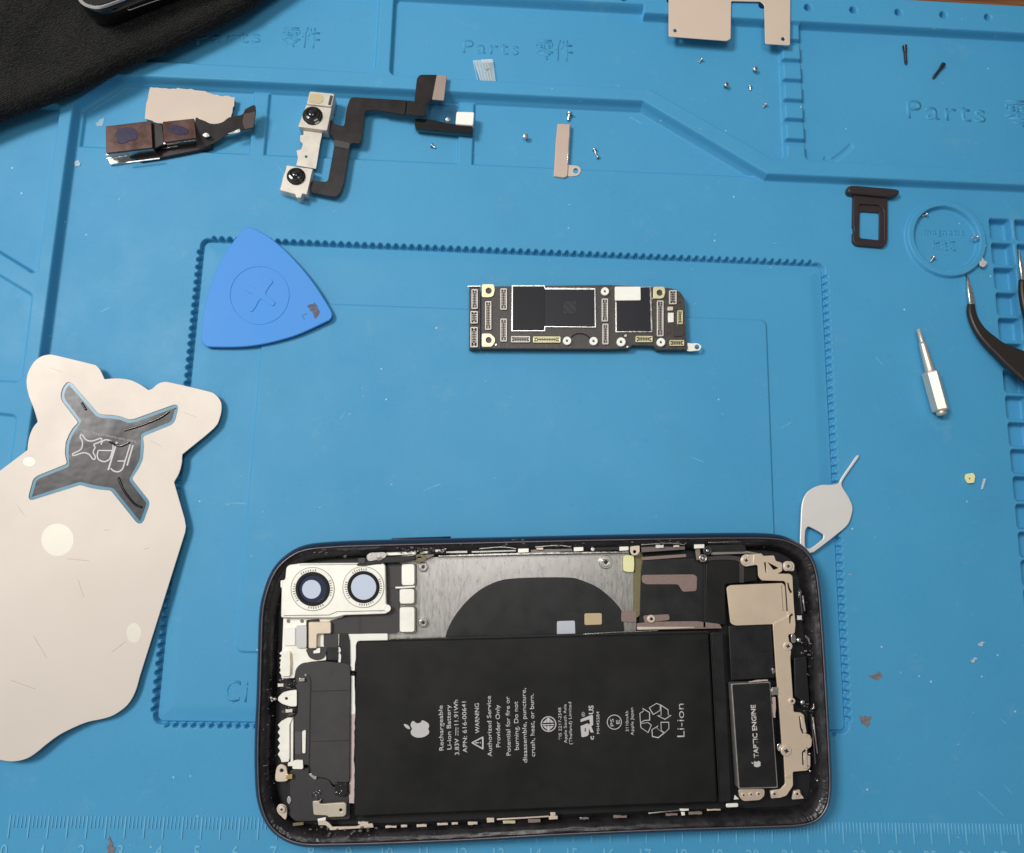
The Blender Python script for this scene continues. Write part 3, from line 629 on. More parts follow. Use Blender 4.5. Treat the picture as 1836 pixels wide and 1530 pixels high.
def outline(P, t=1.1):
    out = []
    for i in range(len(P)):
        out.append(RIB([P[i], P[(i+1) % len(P)]], t))
    return out
q = lambda x, y: (950+x/6.12, 1230+y/6.12)
rec = []
for P in ([(1210, 410), (1203, 300), (1250, 270), (1232, 240), (1318, 290), (1320, 380), (1255, 385)], [(1210, 410), (1215, 460), (1300, 518), (1338, 430), (1300, 400)],
          [(1305, 240), (1390, 188), (1435, 205), (1435, 270), (1352, 320)], [(1437, 205), (1520, 260), (1522, 325), (1558, 322), (1482, 372), (1390, 325), (1437, 330)],
          [(1435, 395), (1528, 395), (1530, 470), (1480, 520), (1438, 495)], [(1478, 520), (1410, 575), (1340, 560), (1335, 480), (1385, 450), (1412, 430), (1390, 460), (1440, 498)]):
    rec.append([q(*p) for p in P])
for P in rec: slab('recycling_arrow', [RD(P, .4, 2), RD([tuple(np.array(p)+(np.array(P).mean(0)-np.array(p))*.15) for p in P], .4, 2)], 6.36, .03, M['print'], bt, 0)
def fruit(cx_, cy_, s, parent, z, m_):
    up_ = [(0, .37), (.14, .44), (.30, .43), (.43, .31), (.33, .17), (.30, .03), (.36, -.11), (.46, -.18), (.40, -.36), (.28, -.52), (.14, -.56), (0, -.51), (-.14, -.56), (-.28, -.52), (-.42, -.32), (-.48, -.06), (-.45, .20), (-.32, .40), (-.14, .44)]
    leaf = [(-.01, .48), (.01, .62), (.12, .76), (.25, .82), (.24, .68), (.14, .54)]
    slab('printed_emblem', [SM([(cx_-s*v, cy_-s*u) for u, v in up_], 3), SM([(cx_-s*v, cy_-s*u) for u, v in leaf], 3)], z, .03, M[m_], parent, 0)
fruit(751, 1307, 33, bt, 6.36, 'print')
# vibration motor
tm = slab('vibration_motor', RD([(1311, 1226), (1381, 1222.5), (1395, 1413), (1324, 1415)], 3), 6.4, 3, pm('motor_edge', (.42, .40, .38), .4, .7, .3, 500), ph, .1)
slab('motor_label', RD([(1313, 1228), (1380, 1224.5), (1393, 1411), (1326, 1413)], 3), 6.46, .2, M['black'], tm, .03)
text('printed_line', 'TAPTIC ENGINE', (1360.6, 1359.5), (1354.5, 1264), 6.52, M['print'], tm, h=.03, hpx=9.5, bold=.03)
fruit(1357, 1370, 12, tm, 6.52, 'print')
mt = slab('motor_tab', RD([(1324, 1416), (1371, 1415), (1371, 1427), (1363, 1435), (1333, 1437), (1326, 1430)], 4), 6.1, .6, pm('peach_metal', (.72, .58, .46), .42, .55, .08, 300), ph, .1)
for x, y in ((1333.5, 1426), (1347, 1425), (1360.5, 1424)):
    slab('rivet', [CIR(x, y, 4.6)], 6.2, .25, M['tan'], mt, .08); slab('rivet_pit', [CIR(x, y, 2.0, 8)], 6.24, .1, pm('pit', (.12, .06, .04), .5), mt, 0)
slab('bright_block', ROUGH(BX(1384, 1233, 1396, 1247), 5, .6), 6.6, 1, M['silver'], ph)
slab('adhesive_scrap', ROUGH(RIB([(1388, 1250), (1388, 1270), (1389, 1287)], [5, 7, 4]), 5, .8), 6.0, .5, pm('pink_scrap', (.45, .33, .30), .6), ph, label='pinkish adhesive scrap')
slab('adhesive_scrap', ROUGH(RIB([(1343, 1223), (1360, 1221), (1377, 1220)], [1.5, 3.5, 2.5]), 5, .5), 6.6, .3, pm('pink_scrap_b', (.5, .38, .36), .6), ph)
# black panels around the motor
slab('black_panel', RD([(1306, 1122), (1384, 1119), (1390, 1216), (1311, 1220)], 3), 5.4, 1, M['black'], ph, .2)
slab('panel_seam', RIB([(1334, 1200), (1336, 1182), (1345, 1173), (1384, 1172)], 2), 5.46, .12, M['deep'], ph, 0)
slab('panel_seam', RIB([(1359, 1174), (1363, 1217)], 2), 5.46, .12, M['deep'], ph, 0)
slab('black_panel', RD([(1424, 1180), (1446, 1176), (1452, 1262), (1425, 1250)], 3), 5.6, 1, M['black'], ph, .2)
slab('black_panel', RD([(1266, 1000), (1350, 994), (1358, 1012), (1358, 1042), (1300, 1048), (1302, 1120), (1264, 1122)], 3), 4.8, 1, M['battery'], ph, .2)
slab('black_panel', RD([(1152, 1003), (1248, 1000), (1262, 1006), (1262, 1126), (1146, 1124), (1148, 1030)], 3), 4.3, 1, M['black'], ph, .15)
slab('panel_seam', RIB([(1263, 1008), (1263, 1125)], 3.5), 4.9, .12, M['deep'], ph, 0)
slab('brown_tape', RD([(1151, 1031), (1244, 1030), (1250, 1034), (1249, 1060), (1224, 1061.5), (1216, 1048), (1158, 1048), (1151, 1044)], 4), 4.6, .3, M['brown'], ph)
slab('brown_tape', RD([(1150, 999), (1230, 993.5), (1231, 999), (1151, 1005)], 2), 4.9, .4, M['brown'], ph)
slab('brown_tape', RD([(1114, 1098), (1122, 1096), (1141, 1096), (1141, 1116), (1114, 1115)], 3), 4.4, .4, M['brown'], ph)
slab('brown_tape', RD([(1142, 1118), (1165, 1115), (1250, 1114), (1290, 1119), (1295, 1127), (1142, 1130)], 2), 4.9, .4, M['brown'], ph)
slab('light_edge', RIB([(1143, 1127), (1200, 1126), (1245, 1125)], [5, 4, 2]), 5.0, .4, M['tan'], ph)
slab('brown_tape', RD([(1153, 1104), (1200, 1101.5), (1201, 1112), (1156, 1117)], 4), 5.0, .4, M['brown'], ph)
s_ = slab('standoff', [CIR(1168, 1110, 7.5, 20)], 5.5, .8, M['tan'], ph, .2); slab('standoff_hole', [CIR(1168, 1110, 2.8)], 5.55, .1, M['deep'], s_, 0)
# large tan bracket on the right
TAN = pm('warm_nickel', (.76, .62, .47), .42, .45, .06, 80, .004, 900, rvar=.06)
slab('antenna_pad', RD([(1303, 1054), (1309, 1049.5), (1405, 1045.5), (1410, 1060), (1413, 1095), (1414, 1118), (1386, 1119.5), (1318, 1122), (1310, 1118)], 5), 6.2, .5, TAN, ph, .08)
arm = slab('antenna_bracket', [RD([(1352, 993.5), (1366, 992.5), (1368, 997), (1388, 996), (1391, 1006), (1402, 1009), (1403, 1024), (1394, 1029), (1416, 1029), (1421, 1033), (1422, 1060), (1424, 1092), (1426.5, 1119), (1425, 1136), (1413, 1138), (1418.5, 1170), (1417, 1180), (1421.4, 1245), (1423, 1277), (1436, 1278), (1442, 1283), (1445, 1316),
    (1452, 1317.6), (1456, 1326), (1455, 1339), (1447, 1344), (1448, 1355), (1453, 1355), (1453, 1376), (1447, 1382), (1421.4, 1384), (1422, 1409), (1410, 1427), (1398.5, 1431), (1388, 1431), (1388, 1417), (1399.4, 1415.5), (1408, 1406), (1405.6, 1356), (1402, 1335), (1396.7, 1257.6), (1392, 1212), (1386, 1119), (1414, 1105), (1411.5, 1096), (1407.5, 1042), (1366, 1041), (1360, 1034), (1359, 1014), (1350, 1012)], 2.5, 3),
    [(1370, 1009), (1373, 1008), (1375, 1027), (1373, 1027)], [(1376, 1008), (1398, 1019), (1387, 1022)]], 6.5, .5, TAN, ph, .08)
slab('bracket_slit', RIB([(1407.5, 1044), (1409, 1060), (1411.5, 1096)], 1.8), 6.53, .1, M['deep'], arm, 0)
slab('bracket_crease', RIB([(1401, 1049), (1402.5, 1072), (1404, 1096)], 1.6), 6.24, .1, pm('crease', (.40, .32, .24), .5, .5), arm, 0)
slab('spring_slot', [RIB([(1412.5, 1045), (1414.5, 1055), (1418.5, 1063)], [2, 3.5, 4]), RIB([(1421, 1101.5), (1416.5, 1105), (1416, 1118)], [4, 3.5, 1.5])], 6.54, .1, M['deep'], arm, 0)
slab('spring_slot', [RIB([(1433, 1284), (1435.5, 1305), (1440, 1315)], [1.5, 2.5, 3.5]), RIB([(1444, 1345), (1439.5, 1349), (1439.5, 1372)], [4, 3.5, 2])], 6.54, .1, M['deep'], arm, 0)
slab('spring_leaf', [RIB([(1438, 1286), (1441, 1300), (1443.5, 1314)], 6)], 7.0, .3, M['tan'], arm)
slab('spring_leaf', [RIB([(1444, 1350), (1444.5, 1378)], 6)], 7.0, .3, M['goldpin'] if 0 else M['tan'], arm)
slab('bracket_tongue', [CIR(1339, 1005, 11), [(1340, 994.5), (1356, 994), (1356, 1013), (1340, 1015.5)]][:1], 6.2, .5, M['tan'], arm, .1)
slab('bracket_tongue', RD([(1340, 994.5), (1356, 993.5), (1357, 1013), (1340, 1015.5)], 2), 6.35, .5, M['tan'], arm, .1)
slab('screw_bracket', RD([(1404, 1010), (1410, 1006), (1420, 1007), (1424.5, 1012), (1424, 1024), (1407, 1024), (1404, 1018)], 3), 6.5, .5, M['tan'], ph)
pscrew(1338, 1005, 8, 6.1); pscrew(1413.5, 1015.5, 7.5, 6.5); pscrew(1413, 1159, 8.2, 6.4); pscrew(1420.5, 1257.5, 6, 6.5); pscrew(1410, 1347, 9.6, 6.5)
slab('screw_bracket', RD([(1381, 1418), (1392, 1416), (1393, 1431), (1383, 1432)], 2), 6.3, .5, M['tan'], ph); pscrew(1389, 1424, 6, 6.2)
slab('screw_bracket', RD([(1423, 1418), (1434, 1416), (1436, 1424), (1442, 1432), (1420, 1434)], 2), 6.0, .5, M['tan'], ph); pscrew(1429.5, 1424, 6.2, 6.0)
slab('corner_foot', [(1316, 1434), (1318, 1426), (1325, 1433)], 5.8, .4, M['cream'], ph, 0)
slab('silver_post', SM([(1419, 1138), (1426, 1139), (1427, 1151), (1420, 1152)], 3), 6.6, .9, M['silver'], ph, .1)
slab('silver_post', [CIR(1433, 1148, 4.2, 14)], 6.6, 1.2, M['silver'], ph, .3)
slab('silver_post', [CIR(1440, 1260, 4.5, 14)], 6.4, 1.2, M['silver'], ph, .3)
slab('silver_post', SM([(1394, 1335), (1400, 1334), (1403, 1341), (1399, 1348), (1394, 1344)], 3), 6.0, .8, M['silver'], ph, .15)
slab('silver_post', SM([(1384, 1200), (1388, 1198), (1390, 1205), (1386, 1209)], 3), 6.0, .8, M['alu'], ph, .1)
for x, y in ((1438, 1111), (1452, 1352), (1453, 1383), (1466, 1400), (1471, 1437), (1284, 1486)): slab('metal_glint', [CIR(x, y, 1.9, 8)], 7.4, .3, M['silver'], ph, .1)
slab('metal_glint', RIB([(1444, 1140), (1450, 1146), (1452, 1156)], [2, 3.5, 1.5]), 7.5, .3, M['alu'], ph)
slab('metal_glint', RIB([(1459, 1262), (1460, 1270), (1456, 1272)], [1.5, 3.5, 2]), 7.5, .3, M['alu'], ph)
slab('shelf_line', [RIB([(1434, 1056), (1438, 1100)], 1.6), RIB([(1455, 1280), (1462, 1370)], 1.4)], 7.3, .2, M['lip'], ph, 0)
# top-edge flex, clips and bare metal
slab('edge_flex', [RIB([(692, 994), (746, 991.5)], 5), RIB([(753, 991), (769, 990)], 4.5)], 6.2, .4, M['cream'], ph)
slab('edge_rail', [RIB([(786, 997.5), (860, 995), (960, 992.5), (1060, 991), (1128, 990)], [2, 3.4, 3.6, 3, 2])], 5.8, .5, M['silver'], ph)
slab('edge_flex', [RIB([(800, 990.5), (838, 989)], [3, 6]), RIB([(846, 990), (925, 987.5)], 3)], 6.0, .4, M['alu'], ph)
slab('edge_flex', [RIB([(952, 988), (1026, 985.5)], 8)], 5.8, .4, pm('taupe_flex', (.22, .19, .18), .45, .3), ph)
for x0, x1, y in ((929, 948, 987.5), (1029, 1046, 985), (1111, 1127, 984), (1245, 1263, 980)):
    slab('edge_clip', RD([(x0, y-3.5), (x1, y-4), (x1, y+3), (x0, y+4)], 1), 6.8, .6, M['cream'], ph)
slab('edge_slot', [RIB([(842, 986.3), (925, 984.5)], 1.8), RIB([(1065, 985), (1110, 983.5)], 6), RIB([(1004, 990), (1026, 989)], 1.5)], 6.3, .2, M['deep'], ph, 0)
slab('spring_coil', [CIR(1063, 985, 4, 12)], 6.6, .8, M['silver'], ph, .2)
s_ = slab('edge_tab', [RD([(1130, 980), (1147, 978), (1147, 990), (1142, 996), (1134, 996), (1130, 990)], 3), CIR(1138, 989.5, 3)], 6.6, .5, M['tan'], ph)
slab('edge_flex', [RIB([(1150, 985), (1228, 980)], 11)], 5.9, .4, pm('taupe_flex_b', (.15, .13, .125), .45, .2), ph)
slab('edge_rail', [RIB([(1275, 992.5), (1340, 990.5), (1360, 993)], [5, 4.5, 2])], 6.0, .4, pm('grey_rail', (.30, .27, .24), .45, .5), ph)
for x, y, r in ((1269, 987.5, 8), (1261, 1001, 7.5)):
    slab('ring_terminal', [CIR(x, y, r), CIR(x, y, r*.55)], 6.9 if y < 990 else 6.4, .7, M['char'] if y < 990 else M['alu'], ph, .2)
    slab('terminal_core', [CIR(x, y, r*.4)], 6.9 if y < 990 else 6.4, .6, M['silver'], ph, .15)
slab('terminal_stem', RIB([(1251, 985), (1253, 1004)], 8), 6.1, .5, M['brown'], ph)
slab('edge_block', RD([(1265, 978), (1335, 976.5), (1338, 984), (1336, 989), (1268, 990)], 4), 6.3, .5, M['black'], ph)
slab('black_cable', RIB([(640, 1013), (655, 1011), (690, 1004), (720, 1003), (745, 1000)], [4, 8, 12, 12, 7]), 7.2, .8, M['deep'], ph, .2)
slab('cable_clamp', ROUGH(RD([(657, 996), (664, 991), (690, 990), (694, 995), (690, 1001), (662, 1007), (657, 1002)], 3), 8, .5), 7.5, .8, M['alu'], ph)
slab('cable_clamp', RD([(641, 1001), (655, 1000), (654, 1011), (642, 1010)], 2), 7.5, .8, M['char'], ph)
slab('cable_clamp', RIB([(676, 1003), (685, 1001)], 6), 7.6, .7, M['brown'], ph)
slab('eyelet', [CIR(753, 1001, 12, 24, 7.5), CIR(752, 1001, 4, 14, 2.6)], 6.6, .5, M['olive'], ph, .15)
slab('eyelet_tail', RIB([(762, 999), (778, 995)], [8, 3]), 6.5, .4, pm('olive_grey', (.20, .18, .14), .4, .4), ph)
bits('glue_residue', 712, 982, 800, 991, 22, (M['deep'], M['wax']), 7.3, 1.5, 5)
bits('glue_residue', 555, 980, 620, 1000, 10, (M['wax'],), 7.3, 1.5, 5)
bits('glue_residue', 990, 971, 1060, 980, 8, (M['wax'],), 7.3, 1.2, 3.5)
bits('solder_specks', 720, 983, 800, 991, 16, (M['silver'],), 7.6, .5, 2.0, .3)
bits('solder_specks', 1270, 965, 1400, 985, 10, (M['wax'],), 7.4, .5, 1.3, .3)
bits('solder_specks', 700, 1492, 1300, 1500, 26, (M['wax'],), 7.4, .6, 2.0, .3)
bits('glue_residue', 545, 1482, 700, 1502, 22, (M['wax'],), 7.2, 1.5, 5)
bits('glue_residue', 1446, 1045, 1462, 1240, 12, (M['wax'],), 7.2, .8, 2.4, .25)
bits('glue_residue', 1438, 1150, 1456, 1176, 9, (M['deep'], M['alu']), 6.6, 1.2, 4)
bits('glue_residue', 1440, 1262, 1458, 1278, 8, (M['deep'], M['wax']), 6.6, 1.2, 4)
bits('glue_residue', 1446, 1290, 1478, 1440, 16, (M['wax'],), 7.2, .6, 2.0, .25)
bits('glue_residue', 472, 1050, 495, 1440, 20, (M['wax'],), 7.2, .8, 2.8, .2)
bits('solder_specks', 480, 1045, 500, 1440, 14, (M['wax'], M['silver']), 7.3, .4, .9, .2)
bits('glue_residue', 820, 968, 980, 979, 12, (M['wax'],), 7.3, 1.2, 4.5, .2)
bits('glue_residue', 1080, 966, 1240, 975, 12, (M['wax'],), 7.3, 1.2, 4.5, .2)
bits('glue_residue', 520, 1094, 690, 1100, 5, (M['seam'],), 6.9, .5, 1.2, .15)
bits('solder_specks', 806, 1045, 1040, 1138, 16, (M['wax'],), 3.95, .4, 1.1, .2)
bits('solder_specks', 1150, 1000, 1300, 1120, 14, (M['wax'],), 5.0, .4, 1.1, .2)
for tg_ in [ROUGH(RIB([(575, 985), (640, 983), (690, 980)], [3, 9, 4]), 6, 1.0), ROUGH(RIB([(842, 974), (930, 971)], [2, 6]), 6, .8), ROUGH(RIB([(1225, 968), (1330, 966), (1385, 972)], [2, 8, 4]), 6, .9)]: slab('torn_gasket', tg_, 7.3, .3, M['gasket'], ph, .05)
slab('flat_cable', RIB(SM([(1262, 1003), (1290, 1000), (1325, 1003), (1330, 1020), (1330, 1045)], 4, False), 8), 5.2, .3, M['char'], ph, .05)
slab('flat_cable', RIB(SM([(1395, 1230), (1400, 1290), (1404, 1330)], 4, False), 5), 5.6, .3, M['char'], ph, .05)
slab('spring_finger', [RIB([(1440, 1068), (1443, 1096)], 2.4), RIB([(1458, 1286), (1466, 1352)], 2.2)], 6.9, .3, M['alu'], ph)
for P_s in ([(700, 999), (738, 996), (745, 992)], [(860, 984), (900, 981), (926, 984)], [(960, 981), (1000, 978), (1024, 981)], [(1150, 977), (1200, 974), (1228, 977)], [(1270, 973), (1330, 971)]): slab('edge_wire', RIB(SM(P_s, 4, False), 1.6), 7.1, .4, M['alu'], ph, .05)
for x0, y0, x1, y1, m_ in ((780, 985, 796, 990, 'pin'), (962, 982, 974, 986, 'tan'), (1176, 977, 1190, 983, 'pin'), (1208, 978, 1218, 982, 'tan'), (498, 1226, 508, 1232, 'pin'), (512, 1272, 524, 1278, 'pin'), (536, 1216, 546, 1222, 'silver'), (1432, 1060, 1437, 1072, 'alu'), (1430, 1104, 1438, 1112, 'pin'), (1408, 1390, 1418, 1396, 'gold'), (642, 1474, 660, 1478, 'tan'), (1040, 1466, 1056, 1470, 'alu'), (1100, 1463, 1124, 1467, 'brown')):
    slab('tiny_terminal', ROUGH(BX(x0, y0, x1, y1), 4, .4), 6.6, .6, M[m_], ph, .05)
slab('flex_crease', RIB([(556, 1240), (626, 1238)], 1.2), 5.64, .08, M['black'], ph, 0); slab('flex_crease', RIB([(556, 1330), (626, 1328)], 1.0), 5.64, .08, M['black'], ph, 0)
# bottom-edge metal
slab('edge_rail', [RD([(570, 1473), (580, 1470), (590, 1476), (596, 1483), (640, 1482), (648, 1478), (668, 1477), (670, 1484), (592, 1489), (584, 1480), (571, 1480)], 1)], 6.7, .5, M['tan'], ph)
slab('edge_clip', RD([(569, 1469), (584, 1466), (584, 1471), (570, 1473)], 1), 6.9, .5, M['cream'], ph)
slab('edge_clip', RIB([(525, 1479), (544, 1477)], 5), 6.0, .4, M['olive'], ph)
for x0, x1, y, hh, m_ in ((691, 711, 1483, 4, 'tan'), (719, 730, 1481.5, 4, 'tan'), (747, 765, 1481, 4.5, 'tan'), (784, 803, 1478, 4, 'tan'), (810, 821, 1477, 4, 'tan'), (839, 856, 1476.5, 5, 'tan'),
    (873, 886, 1471, 8, 'tan'), (902, 924, 1474.5, 5, 'gold'), (947, 969, 1472, 6, 'brown'), (984, 1000, 1466.5, 6, 'tan'), (987, 996, 1460, 6, 'tan'), (1194, 1215, 1461, 4, 'brown'), (1222, 1228, 1459.5, 6, 'cream'),
    (1235, 1259, 1458.5, 4.5, 'brown'), (1219, 1235, 1452.3, 3.5, 'cream'), (1268, 1292, 1452.5, 3, 'tan')):
    slab('edge_clip', ROUGH(RIB([(x0, y+.4), (x1, y-.4)], hh), 5, .35), 6.3, .5, M[m_], ph)
slab('edge_rail', [RIB([(891, 1469.6), (938, 1467), (984, 1464)], 2.6)], 6.5, .4, M['tan'], ph)
slab('edge_rail', [RIB([(1163, 1459), (1190, 1456), (1220, 1453)], 2.4)], 6.3, .4, M['alu'], ph)
slab('cream_pill', RD([(1302, 1441.5), (1324, 1440.5), (1324, 1447.5), (1302, 1448.5)], 3.5, 6), 6.4, .5, M['cream'], ph, .15)

# ---------------------------------------------------------------- logic board
lb = thing('logic_board', 'narrow black logic board covered with silver connectors and chips, lying above the phone', 'circuit board', base(1035, 570, -.4))
pcb = slab('board', [RD([(863, 514), (1092, 511), (1204, 517), (1220, 524), (1227, 535), (1231, 612), (1233, 621), (1233, 627), (1178, 627), (1172, 620), (1133, 619), (1129, 625), (1092, 626), (863, 625)], 2.5)], 2.6, 2.4, M['pcb'], lb, .1)
slab('side_board', RD([(841, 515), (861.5, 515), (861.5, 626), (841, 626)], 1.5), 2.3, 2.2, M['pcb'], lb, .1)
slab('board_frame', [RIB([(838, 513.5), (862, 513)], 2.2)], 2.9, .5, M['silver'], lb, .05)
def shield(poly, inner):
    s = slab('chip_rim', RD(poly, 1), 3.1, .8, M['silver'], lb, .05); slab('chip', RD(inner, .8), 3.35, .5, M['chip'], s, .05); return s
shield([(917.5, 511.5), (976.5, 511.5), (977.5, 516), (1067.5, 516.5), (1068.5, 587.5), (977.5, 586.5), (977.5, 594), (917, 594)], [(919.5, 513.5), (975, 513.5), (976, 519), (1066, 519.5), (1066.7, 585.5), (976, 584.5), (975.5, 592), (919, 592)])
slab('chip_layer', RD([(920.5, 514.5), (975.5, 514.5), (976.8, 519.5), (976.8, 584), (975.3, 591), (920.5, 591)], .8), 3.5, .2, pm('chip_dark', (.007, .008, .012), .45, 0, .1, 200, spec=.3), lb, .03)
slab('etched_dots', [BX(1011+3.1*i, 541+3.1*j, 1013+3.1*i, 543+3.1*j) for i in range(7) for j in range(7) if (i*5+j*3) % 4], 3.36, .03, M['chipmark'], lb, 0)
sh = shield([(1103, 514.5), (1167.5, 514), (1170, 596), (1104, 596)], [(1105.5, 516), (1165, 515.5), (1167.3, 593.5), (1106, 593.5)])
slab('foam_pad', RD([(1102.5, 514), (1148.5, 514), (1149, 538.5), (1102.5, 539)], 2), 3.9, .6, M['white'], sh, .1)
def connector(cx_, cy_, w_, h_, gold=False):
    m_ = M['pin']; x0, x1, y0, y1 = cx_-w_/2, cx_+w_/2, cy_-h_/2, cy_+h_/2; t = 1.7
    c = slab('connector', [RD([(x0, y0), (x1, y0), (x1, y1), (x0, y1)], 1.5, 3), [(x0+t, y0+t), (x1-t, y0+t), (x1-t, y1-t), (x0+t, y1-t)]], 3.3, .8, m_ if not gold else M['gold'], lb, .05)
    bars = []; vert = h_ > w_; n = int(max(h_, w_)/2.9)
    for k in range(1, n):
        f = k/n
        if vert:
            y = y0+f*h_; edge_ = f < .17 or f > .83
            if edge_: bars.append([(cx_-1.6, y-.7), (cx_+1.6, y-.7), (cx_+1.6, y+.7), (cx_-1.6, y+.7)]); continue
            bars += [[(x0+t+.2, y-.65), (cx_-.9, y-.65), (cx_-.9, y+.65), (x0+t+.2, y+.65)], [(cx_+.9, y-.65), (x1-t-.2, y-.65), (x1-t-.2, y+.65), (cx_+.9, y+.65)]]
        else:
            x = x0+f*w_; edge_ = f < .17 or f > .83
            if edge_: bars.append([(x-.7, cy_-1.6), (x+.7, cy_-1.6), (x+.7, cy_+1.6), (x-.7, cy_+1.6)]); continue
            bars += [[(x-.65, y0+t+.2), (x+.65, y0+t+.2), (x+.65, cy_-.9), (x-.65, cy_-.9)], [(x-.65, cy_+.9), (x+.65, cy_+.9), (x+.65, y1-t-.2), (x-.65, y1-t-.2)]]
    slab('contacts', bars, 3.1, .5, M['pingrey'] if not gold else M['gold'], c, 0)
    slab('contact_core', [[(cx_-.8, y0+5), (cx_+.8, y0+5), (cx_+.8, y1-5), (cx_-.8, y1-5)]] if vert else [[(x0+5, cy_-.8), (x1-5, cy_-.8), (x1-5, cy_+.8), (x0+5, cy_+.8)]], 2.95, .4, M['pcb'], c, 0)
for a in ((851, 536.3, 11, 35), (850, 569, 13, 22), (850, 604.6, 13, 36), (875.4, 565.8, 11, 51), (903, 536.3, 11.5, 38), (903, 592, 11.5, 41), (933.4, 608.4, 34, 11), (980.4, 609, 49, 10.5, True),
          (1084.6, 556, 11, 41), (1085.7, 599, 10.5, 37), (1184, 571, 11.5, 64), (1206.7, 533, 13, 25), (1219.6, 569, 9.5, 25, True), (1155, 608, 30, 11, True), (1213.8, 615, 26, 10.5, True)): connector(*a)
for x, y, r in ((1017, 611, 7.4), (1064.6, 611.5, 7.4), (1114, 613, 8), (1185.5, 613.6, 7.6), (1085, 522.3, 7.2)):
    slab('screw_collar', [CIR(x, y, r, 22), CIR(x, y, r*.30, 12)], 3.7, 1.1, M['white'], lb, .15)
for x, y, s_ in ((875.7, 521.5, 12), (875.7, 610, 12), (1182.4, 525, 11)):
    slab('gold_mount', [RD([(x-s_, y-s_), (x+s_*.8, y-s_), (x+s_, y-s_*.2), (x+s_*.75, y+s_*.8), (x+s_*.2, y+s_), (x-s_, y+s_*.95)] if y < 600 else [(x-s_, y-s_), (x+s_*.3, y-s_), (x+s_, y-s_*.3), (x+s_, y+s_*.3), (x+s_*.5, y+s_), (x-s_, y+s_)], 3), CIR(x+.5, y, 5.3, 20)], 3.1, .7, M['gold'], lb, .1)
for x0, y0, x1, y1, m_ in ((1197, 550, 1207, 557, 'tan'), (1198, 561, 1208, 578, 'cream')): slab('capacitor', BX(x0, y0, x1, y1), 3.2, .7, M[m_], lb, .08)
slab('small_chip', BX(1209, 585, 1226, 603), 3.0, .5, M['char'], lb, .05)
slab('solder_dot', [CIR(889, 618, 1.8, 8), CIR(1122, 602, 2.4, 10), CIR(1125, 622, 2, 8), [(1169, 535), (1173, 533), (1170, 537)]], 2.9, .4, M['silver'], lb)
slab('curved_wire', RIB(SM([(1022, 606), (1032, 599), (1042, 598), (1052, 601), (1058, 606)], 4, False), 1.5), 3.0, .4, M['deep'], lb)
slab('mounting_tab', [SM([(1232, 616), (1240, 616), (1250, 615.5), (1256, 619), (1257.5, 623), (1254, 628), (1248, 629), (1232, 629)], 3), CIR(1249.8, 622.3, 4.3)], 2.0, .4, M['cream'], lb, .05)
P = []
for _ in range(170):
    x = rng.uniform(865, 1228); y = rng.uniform(516, 622)
    P.append([(x, y), (x+1.8, y), (x+1.8, y+1), (x, y+1)])
sel = [p for p in P if not (915 < p[0][0] < 1070 and p[0][1] < 596) and not (1101 < p[0][0] < 1171 and p[0][1] < 598)]
o_ = slab('tiny_components', sel, 2.75, .25, M['wax'], lb, 0); o_['kind'] = 'stuff'

# ---------------------------------------------------------------- opening pick
pk = thing('opening_pick', 'blue plastic triangular opening pick with an embossed cross, lying on the toothed corner', 'opening pick', base(465, 530, .3))
PK = SM([(436, 411), (446, 407.5), (459, 411.5), (485, 427), (507, 445), (535, 473.5), (561.4, 506), (583, 539), (594, 558), (595.5, 566), (592, 573), (583, 578), (539.7, 598), (507, 608.8), (470, 617.5), (430.7, 622.2), (380, 622.5), (367, 619.5), (361.5, 612), (360.5, 600), (363.5, 565), (374, 521.6), (387, 484.6), (404.6, 452), (422, 428)], 4)
ppl = Plane((46, 150, .9), (-.018, .0, 1))
slab('blade', PK, ppl, .9, M['pick'], pk, .28)
P_ = lambda dz: Plane(ppl.o+ppl.n*dz, ppl.n)
slab('embossed_ring', [CIR(464.5, 529, 54, 60, 53), CIR(464.5, 529, 51.8, 60, 50.8)], P_(.13), .2, M['pick'], pk, .05)
arms = SM([(459, 519), (446, 512), (438, 510), (437, 518), (445, 524), (454, 529), (450, 542), (445, 553), (451, 559), (459, 549), (466, 537), (474, 540), (487, 549), (493, 543), (484, 534), (476, 527), (482, 515), (489, 505), (481, 499), (472, 508), (466, 519)], 3)
slab('embossed_cross', arms, P_(.20), .3, M['pick'], pk, .06)
stn = pm('grey_brown_smudge', (.10, .11, .16), .7, 0, .5, 1200)
slab('smudge', [ROUGH([(550, 550), (566, 541), (574, 560), (566, 572), (560, 560)], 4, 1.4), RIB([(551, 562), (542, 566), (546, 573)], 1.5)], P_(.015), .03, stn, pk, 0)

